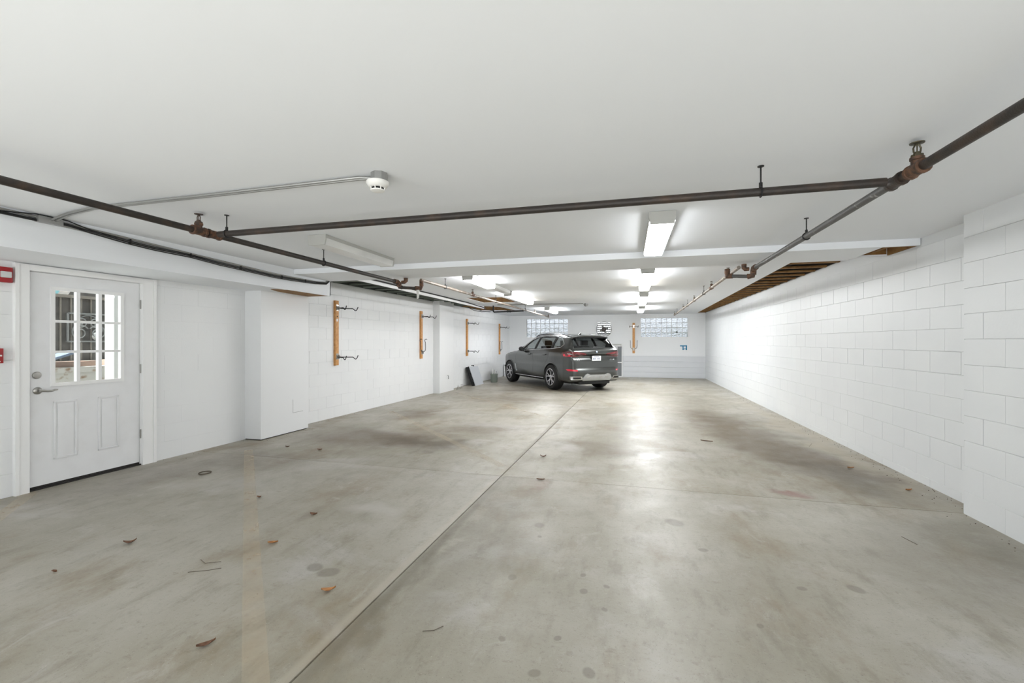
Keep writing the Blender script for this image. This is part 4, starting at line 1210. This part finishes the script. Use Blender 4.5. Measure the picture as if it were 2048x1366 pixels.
DLO = [(.62, 1.145), (.36, 1.365), (.12, 1.525), (-.15, 1.612), (-.65, 1.645), (-1.3, 1.625), (-1.72, 1.56), (-2.0, 1.38), (-1.88, 1.285), (-1.4, 1.245), (-.5, 1.21), (.2, 1.17)]
REARW = [(-.72, 1.27), (-.655, 1.575), (.655, 1.575), (.72, 1.27)]
WIND = [(-.74, 1.22), (-.58, 1.60), (.58, 1.60), (.74, 1.22)]
WB, WZC, WR = 1.4875, .375, .375
vs, fs = capsule(carf, -1.75, 1.55, .80, 110, 40, 152, 96)
shell = obj_tmp(vs, fs, 'car_shell')
cut = []
vs, fs = capsule(cavf, -1.5, .9, .95, 50, 14, 64)
cut.append(obj_tmp(vs, fs))
q = MB().prism(DLO, 'xz', -1.2, 1.2); cut.append(obj_tmp(q.v, q.f))
q = MB().prism(REARW, 'yz', -2.7, -1.9); cut.append(obj_tmp(q.v, q.f))
q = MB().prism(WIND, 'yz', .0, 1.9); cut.append(obj_tmp(q.v, q.f))
for sx_ in (-1, 1):
    for sy in (-1, 1):
        q = MB().lathe([(.432, .60 * sy), (.432, 1.2 * sy)], (sx_ * WB, 0, WZC), 'y', 40); cut.append(obj_tmp(q.v, q.f))
for c_ in cut:
    md = shell.modifiers.new('b', 'BOOLEAN'); md.operation = 'DIFFERENCE'; md.solver = 'EXACT'; md.object = c_
dg = bpy.context.evaluated_depsgraph_get()
me = bpy.data.meshes.new_from_object(shell.evaluated_get(dg))
for o in [shell] + cut: bpy.data.objects.remove(o)
me.name = 'body'
me.materials.clear(); me.materials.append(PAINT); me.materials.append(CARDK); me.materials.append(CARBLK)
cen = np.array([p.center for p in me.polygons])
fv = carf(cen)
low = cen[:, 2] < .30
me.polygons.foreach_set('material_index', np.where(fv < -.012, 1, np.where(low, 2, 0)).astype(np.int32))
me.polygons.foreach_set('use_smooth', [True] * len(me.polygons))
me.set_sharp_from_angle(angle=math.radians(34))
body = bpy.data.objects.new('body', me); C.objects.link(body); body.parent = CAR; ORG['body'] = Vector((0, 0, 0))
ORG[body.name] = Vector((0, 0, 0))


def surf_panel(name, poly, mapper, m, off=.004, thick=.012, parent=None, step=.05, smooth=True, label=None):
    """a thin piece that follows the body: poly in two parameters, mapper -> (origins, directions)"""
    P = []
    n = len(poly)
    for i in range(n):
        a, b = Vector(poly[i]), Vector(poly[(i + 1) % n])
        k = max(1, int(math.ceil((b - a).length / step)))
        for j in range(k): P.append(a + (b - a) * j / k)
    ne = len(P)
    lo = (min(p.x for p in P), min(p.y for p in P)); hi = (max(p.x for p in P), max(p.y for p in P))
    V = np.array([[p.x, p.y] for p in P])
    gx = np.arange(lo[0] + step / 2, hi[0], step); gy = np.arange(lo[1] + step / 2, hi[1], step)
    G = [(a, b) for a in gx for b in gy]
    if G:
        G = np.array(G); sd_ = sd_poly(G[:, 0], G[:, 1], V); G = G[sd_ < -step * .3]
    allp = [Vector(p) for p in V] + [Vector(p) for p in G]
    r = delaunay_2d_cdt(allp, [(i, (i + 1) % ne) for i in range(ne)], [list(range(ne))], 1, 1e-5)
    co = np.array([[p.x, p.y] for p in r[0]]); tri = r[2]
    o, d = mapper(co)
    A = march(o, d, off); B = march(o, d, off - thick)
    nv = len(co)
    q = MB()
    q.v = A.tolist() + B.tolist()
    q.f = [tuple(t) for t in tri] + [tuple(i + nv for i in t[::-1]) for t in tri]
    from collections import Counter
    cnt = Counter()
    for t in tri:
        for i in range(len(t)): cnt[tuple(sorted((t[i], t[(i + 1) % len(t)])))] += 1
    for (i, j), c_ in cnt.items():
        if c_ == 1: q.f.append((i, j, j + nv, i + nv))
    ob = q.build(name, m, parent or CAR, smooth=smooth, angle=30)
    if label: ob['label'] = label
    return ob


def side(sy):
    def f(co):
        o = np.stack([co[:, 0], np.zeros(len(co)), co[:, 1]], -1); d = np.tile(np.array([0, sy * 1., 0]), (len(co), 1)); return o, d
    return f


def rear(co):
    o = np.stack([np.full(len(co), -1.75), co[:, 0], co[:, 1]], -1); d = np.tile(np.array([-1., 0, 0]), (len(co), 1)); return o, d


def front(co):
    o = np.stack([np.full(len(co), .0), co[:, 0], co[:, 1]], -1); d = np.tile(np.array([1., 0, 0]), (len(co), 1)); return o, d


def wrap(sy):
    def f(co):
        a = np.radians(co[:, 0] / .0192)
        o = np.stack([np.full(len(co), -1.5), np.zeros(len(co)), co[:, 1]], -1)
        d = np.stack([-np.cos(a), sy * np.sin(a), np.zeros(len(co))], -1); return o, d
    return f


def WP(poly):
    return [(a * .0192, b) for a, b in poly]


def line_on(name, pts, mapper, r, m, off=0., parent=None, closed=False, step=.04):
    P = []
    n = len(pts)
    for i in range(n if closed else n - 1):
        a, b = Vector(pts[i]), Vector(pts[(i + 1) % n])
        k = max(1, int(math.ceil((b - a).length / step)))
        for j in range(k): P.append(a + (b - a) * j / k)
    if not closed: P.append(Vector(pts[-1]))
    co = np.array([[p.x, p.y] for p in P])
    o, d = mapper(co)
    return MB().tube(march(o, d, off).tolist(), r, 8, closed=closed).build(name, m, parent or CAR, smooth=True)


def clip_x(poly, xa, xb):
    """cut a polygon to a <= x <= b"""
    def half(P, keep, cx):
        out = []
        for i in range(len(P)):
            a, b = P[i - 1], P[i]
            ka, kb = keep(a[0]), keep(b[0])
            if ka != kb:
                t = (cx - a[0]) / (b[0] - a[0]); out.append((cx, a[1] + t * (b[1] - a[1])))
            if kb: out.append(b)
        return out
    return half(half(poly, lambda x: x <= xb, xb), lambda x: x >= xa, xa)


for sy, nm in ((1, 'left'), (-1, 'right')):
    for xa, xb in ((-.29, .8), (-1.32, -.36), (-2.1, -1.40)):
        surf_panel('side_window', clip_x(DLO, xa, xb), side(sy), CARGL, off=-.012, thick=.004, step=.07)
    for xa, xb in ((-.375, -.275), (-1.415, -1.305)):
        surf_panel('window_pillar', clip_x(DLO, xa, xb), side(sy), CARBLK, off=-.006, thick=.03, step=.07)
    surf_panel('window_pillar', [(.28, 1.165), (.30, 1.40), (.335, 1.38), (.315, 1.165)], side(sy), CARBLK, off=-.008, thick=.02, step=.07)
    line_on('window_trim', DLO, side(sy), .013, CHROME, off=.001, closed=True)
    line_on('door_seam', [(.80, 1.15), (.98, .95), (.96, .62), (.90, .42)], side(sy), .0045, CARBLK, off=-.002)
    line_on('door_seam', [(-.32, 1.2), (-.33, .95), (-.32, .42)], side(sy), .0045, CARBLK, off=-.002)
    line_on('door_seam', [(-1.36, 1.24), (-1.34, 1.0), (-1.14, .80), (-1.02, .62), (-.98, .42)], side(sy), .0045, CARBLK, off=-.002)
    for xh in (-.14, -1.16):
        surf_panel('handle_recess', [(xh - .05, 1.035), (xh + .0, 1.015), (xh + .1, 1.02), (xh + .14, 1.04), (xh + .1, 1.065), (xh, 1.06)], side(sy), CARBLK, off=.001, thick=.01)
        pts = [(xh - .07, 1.065), (xh - .03, 1.06), (xh + .1, 1.055), (xh + .15, 1.05)]
        line_on('door_handle', pts, side(sy), .015, PAINT, off=.022)
    # arch edge, sill trim, fender vent
    for xc in (-WB, WB):
        pts = [(xc + .435 * math.cos(a), WZC + .435 * math.sin(a)) for a in [math.radians(-14 + 208 * k / 30) for k in range(31)]]
        line_on('arch_lip', pts, side(sy), .020, PAINT, off=-.004)
    surf_panel('sill_cladding', [(-1.04, .37), (-1.04, .27), (1.04, .27), (1.04, .37)], side(sy), CARBLK, off=.012, thick=.03, step=.1)
    line_on('sill_trim', [(-1.0, .315), (1.0, .315)], side(sy), .012, CHROME, off=.02)
    line_on('fender_vent', [(1.01, .68), (.96, .68), (.86, .44), (.90, .43)], side(sy), .010, CHROME, off=.006, closed=True)
    # mirror
    mr = MB().lathe([(.02, -.10), (.07, -.095), (.085, -.03), (.08, .06), (.05, .10), (.01, .11)], (0, 0, 0), 'x', 20)
    mr.map(lambda x, y, z: (.36 + x * .7, sy * 1.05 + y * 1.05, 1.215 + z * .95)).build('mirror_housing', CARBLK, CAR, smooth=True)
    MB().tube([(.42, sy * .90, 1.15), (.39, sy * 1.0, 1.175)], [.03, .025], 8).build('mirror_arm', CARBLK, CAR, smooth=True)
    # roof rail
    yr = .635 * sy
    rp = [(.0, 1.63), (-.1, 1.67), (-.3, 1.695), (-.7, 1.712), (-1.3, 1.70), (-1.75, 1.665), (-1.95, 1.625)]
    MB().tube([(x, yr * (1 - .05 * (x < -1.2)), z) for x, z in rp], .017, 8).build('roof_rail', CARBLK, CAR, smooth=True)
    # tail lamp
    tl_ = surf_panel('tail_lamp', WP([(18.5, 1.085), (21, 1.115), (34, 1.165), (48, 1.175), (56, 1.15), (58.5, 1.10), (55, 1.03), (48, 1.01), (36, 1.015), (24, 1.045)]), wrap(sy), LAMPR, off=.014, thick=.03, step=.03)
    ins = surf_panel('smoked_insert', WP([(22, 1.075), (36, 1.10), (37, 1.04), (25, 1.052)]), wrap(sy), LAMPD, off=.017, thick=.01, parent=tl_, step=.03)
    for a0, a1 in ((43, 46), (50.5, 54.5)):
        surf_panel('light_bar', WP([(a0, 1.045), (a0 + 1, 1.105), (a1, 1.105), (a1 - .5, 1.045)]), wrap(sy), LAMPB, off=.018, thick=.01, parent=tl_, step=.03)
    surf_panel('light_bar', WP([(43, 1.03), (43, 1.05), (54.5, 1.05), (54, 1.035)]), wrap(sy), LAMPB, off=.018, thick=.01, parent=tl_, step=.03)
    surf_panel('indicator', WP([(38, 1.075), (44, 1.12), (48, 1.12), (46, 1.085)]), wrap(sy), SKID, off=.018, thick=.01, parent=tl_, step=.03)
    surf_panel('reflector', WP([(33, .60), (33.5, .635), (45, .665), (50, .655), (47, .605)]), wrap(sy), LAMPB, off=.008, thick=.02, step=.03)
    # exhaust finisher
    ex = [(sy * .86, .35), (sy * .88, .45), (sy * .56, .45), (sy * .52, .35)]
    e_ = surf_panel('exhaust_tip', ex, rear, CHROME, off=.030, thick=.06, step=.06)
    surf_panel('exhaust_opening', [(sy * .81, .37), (sy * .82, .43), (sy * .60, .43), (sy * .57, .37)], rear, CARBLK, off=.033, thick=.01, parent=e_, step=.06)
    # headlamp
    surf_panel('headlamp', [(.44, .86), (.46, .95), (.78, .98), (.84, .93), (.74, .86)] if sy > 0 else [(-.44, .86), (-.46, .95), (-.78, .98), (-.84, .93), (-.74, .86)], front, UNLIT, off=.006, thick=.02, step=.08)

surf_panel('rear_window', REARW, rear, CARGD, off=-.012, thick=.004, step=.08)
surf_panel('windscreen', WIND, front, CARGL, off=-.012, thick=.004, step=.08)
line_on('rear_window_seal', REARW, rear, .010, CARBLK, off=-.003, closed=True)
# roof spoiler
q = MB()
for i, y in enumerate([-.62 + 1.24 * k / 12 for k in range(13)]):
    e = (abs(y) / .62) ** 2.5
    q.v += [(-1.88, y, 1.665 - .05 * e), (-2.14, y * 1.02, 1.662 - .045 * e), (-2.31 + .10 * e, y * 1.04, 1.636 - .05 * e), (-2.30 + .10 * e, y * 1.04, 1.612 - .05 * e), (-2.13, y, 1.59 - .05 * e), (-1.9, y, 1.60 - .05 * e)]
for i in range(12):
    for k in range(6): q.f.append((i * 6 + k, i * 6 + (k + 1) % 6, (i + 1) * 6 + (k + 1) % 6, (i + 1) * 6 + k))
q.f += [tuple(range(6))[::-1], tuple(72 + k for k in range(6))]
q.build('roof_spoiler', PAINT, CAR, smooth=True, angle=50)
MB().box(-2.27, -2.14, -.56, .56, 1.585, 1.605).build('spoiler_underside', CARBLK, CAR)
MB().tube([(-2.335, .0, 1.29), (-2.37, -.12, 1.30), (-2.34, -.44, 1.305)], [.022, .014, .009], 8).build('rear_wiper', CARBLK, CAR, smooth=True)
# shark fin
MB().lathe([(.055, 0), (.045, .02), (.02, .05), (.004, .07)], (0, 0, 0), 'z', 14).map(lambda x, y, z: (-1.62 + x * 1.7 - z * .9, y * .5, 1.675 + z)).build('roof_antenna', PAINT, CAR, smooth=True)
# tailgate seams, plate, badge, lettering
line_on('tailgate_seam', [(-.86, 1.0), (-.78, .685), (0, .685), (.78, .685), (.86, 1.0)], rear, .005, CARBLK, off=-.002)
surf_panel('grip_strip', [(-.46, 1.045), (-.46, 1.068), (.46, 1.068), (.46, 1.045)], rear, CARBLK, off=.012, thick=.03, step=.06)
pt = MB().box(-2.512, -2.50, -.16, .16, .895, 1.04).build('number_plate', PLATEW, CAR, bevel=.004)
for k in range(7):
    y = .115 - k * .038
    if k == 3: continue
    MB().box(-2.5135, -2.512, y - .011, y + .011, .93, .985).build('plate_mark', PLATEI, pt)
MB().box(-2.5135, -2.512, -.09, .09, 1.0, 1.02).build('plate_mark', PLATEI, pt)
bd = MB().lathe([(.041, -.014), (.041, 0)], (-2.505, 0, 1.165), 'x', 24).build('emblem', CARBLK, CAR)
MB().lathe([(.038, -.0165), (.028, -.0165)], (-2.505, 0, 1.165), 'x', 24).build('emblem_ring', CARBLK, bd)
MB().tube([(-2.521, .037 * math.cos(a), 1.165 + .037 * math.sin(a)) for a in [6.283 * k / 24 for k in range(24)]], .004, 6, closed=True).build('emblem_rim', CHROME, bd)
for k, m_ in enumerate((PLATEW, mat('blue_quadrant', srgb(110, 160, 214), .4), PLATEW, bpy.data.materials['blue_quadrant'])):
    MB().prism([(0, 0)] + [(.026 * math.cos(a), .026 * math.sin(a)) for a in [math.pi / 2 * (k + j / 6) for j in range(7)]], 'yz', -.0185, -.016).map(lambda x, y, z: (-2.505 + x, y, z + 1.165)).build('emblem_quarter', m_, bd)


def lettering(txt, size, y, z, x):
    cu_ = bpy.data.curves.new('lettering', 'FONT'); cu_.body = txt; cu_.size = size; cu_.extrude = .004
    to = bpy.data.objects.new('t', cu_); C.objects.link(to)
    dg = bpy.context.evaluated_depsgraph_get()
    me = bpy.data.meshes.new_from_object(to.evaluated_get(dg))
    bpy.data.objects.remove(to)
    V = np.array([v.co[:] for v in me.vertices])
    co = np.stack([y - V[:, 0], z + V[:, 1]], -1)
    o_, d_ = rear(co)
    P = march(o_, d_, .003 + V[:, 2] + .004)
    for v, p in zip(me.vertices, P): v.co = Vector(p)
    me.materials.clear(); me.materials.append(CHROME)
    o = bpy.data.objects.new('lettering', me); C.objects.link(o); o.parent = CAR
    return o


lettering('X5', .095, .70, .90, 0)
lettering('xDrive40i', .05, -.48, .91, 0)
# bumper skid plate
sk_ = [(-.48, .31), (-.52, .38), (-.44, .50), (-.36, .525), (-.26, .49), (.26, .49), (.36, .525), (.44, .50), (.52, .38), (.48, .31)]
sp_ = surf_panel('skid_plate', sk_, rear, SKID, off=.028, thick=.05, step=.05)
for y in (-.31, -.11, .11, .31):
    surf_panel('skid_rib', [(y - .06, .415), (y - .045, .44), (y + .045, .44), (y + .06, .415)], rear, CHROME, off=.034, thick=.01, parent=sp_, step=.04)
MB().box(-2.42, -1.9, -.55, .55, .20, .29).build('rear_diffuser', CARBLK, CAR, bevel=.02)
MB().box(-2.2, 2.1, -.70, .70, .21, .30).build('underbody', CARBLK, CAR, bevel=.02)
MB().tube([(-WB, -.75, .36), (-WB, .75, .36)], .05, 10).build('axle', CARBLK, CAR)
MB().tube([(WB, -.75, .36), (WB, .75, .36)], .05, 10).build('axle', CARBLK, CAR)
# seats
for x, y, w_ in ((.15, .37, .5), (.15, -.37, .5), (-.85, .0, 1.25)):
    s_ = MB().box(x - .28, x + .28, y - w_ / 2, y + w_ / 2, .60, .78).build('seat', CARDK, CAR, bevel=.05)
    MB().box(-.06, .07, y - w_ / 2 + .02, y + w_ / 2 - .02, 0, .58).map(lambda a, b, c_: (x - .26 + a - c_ * .3, b, .74 + c_)).build('seat_back', CARDK, s_, bevel=.05)
    for yy in ([y] if w_ < 1 else [-.38, .38]):
        MB().box(x - .52, x - .43, yy - .13, yy + .13, 1.33, 1.50).build('headrest', CARDK, s_, bevel=.035)
MB().box(.75, 1.1, -.75, .75, .7, 1.15).build('dashboard', CARDK, CAR, bevel=.05)
# wheels
for sx_ in (-1, 1):
    for sy in (-1, 1):
        c0 = (sx_ * WB, sy * .84, WZC)
        hw = .15 if sx_ < 0 else .14
        ty = MB().lathe([(.255, -hw), (.35, -hw), (.384, -hw * .80), (.394, -hw * .5), (.395, 0), (.394, hw * .5), (.384, hw * .80), (.35, hw), (.255, hw)], c0, 'y', 48, caps=False).build('wheel', TYRE, CAR, smooth=True)
        yo = sy * hw
        MB().lathe([(.256, yo * .98), (.245, yo * .80), (.235, yo * .35), (.03, yo * .30), (.01, yo * .30)], c0, 'y', 40, caps=False).build('rim_barrel', RIMD, ty, smooth=True)
        MB().lathe([(.262, yo * .99), (.262, yo * 1.02), (.256, yo * 1.04), (.242, yo * 1.02), (.238, yo * .85), (.262, yo * .99)], c0, 'y', 40, caps=False).build('rim_lip', RIMS, ty, smooth=True)
        for k in range(5):
            a0 = 2 * math.pi * k / 5 + .3
            for da in (-.17, .17):
                p0 = (.05, a0 + da * .6); p1 = (.15, a0 + da * .95); p2 = (.248, a0 + da * 1.65)
                vs = []
                for (r_, a_), ww, yy in ((p0, .020, .80), (p1, .014, .90), (p2, .017, .97)):
                    cx_, cz_ = r_ * math.cos(a_), r_ * math.sin(a_)
                    tx, tz = -math.sin(a_), math.cos(a_)
                    for s1, d1_ in ((-1, 0), (1, 0), (1, .035), (-1, .035)):
                        vs.append((c0[0] + cx_ + tx * ww * s1, c0[1] + yo * yy - sy * d1_, c0[2] + cz_ + tz * ww * s1))
                fs = []
                for b_ in (0, 4):
                    for j in range(4): fs.append((b_ + j, b_ + (j + 1) % 4, b_ + 4 + (j + 1) % 4, b_ + 4 + j))
                fs += [(3, 2, 1, 0), (8, 9, 10, 11)]
                MB().add(vs, fs).build('spoke', RIMS, ty)
        MB().lathe([(.075, yo * .55), (.07, yo * .84), (.045, yo * .88), (.03, yo * .885)], c0, 'y', 20).build('hub', RIMS, ty, smooth=True)
        MB().lathe([(.17, yo * .25), (.17, yo * .45)], c0, 'y', 24).build('brake_disc', RIMD, ty)
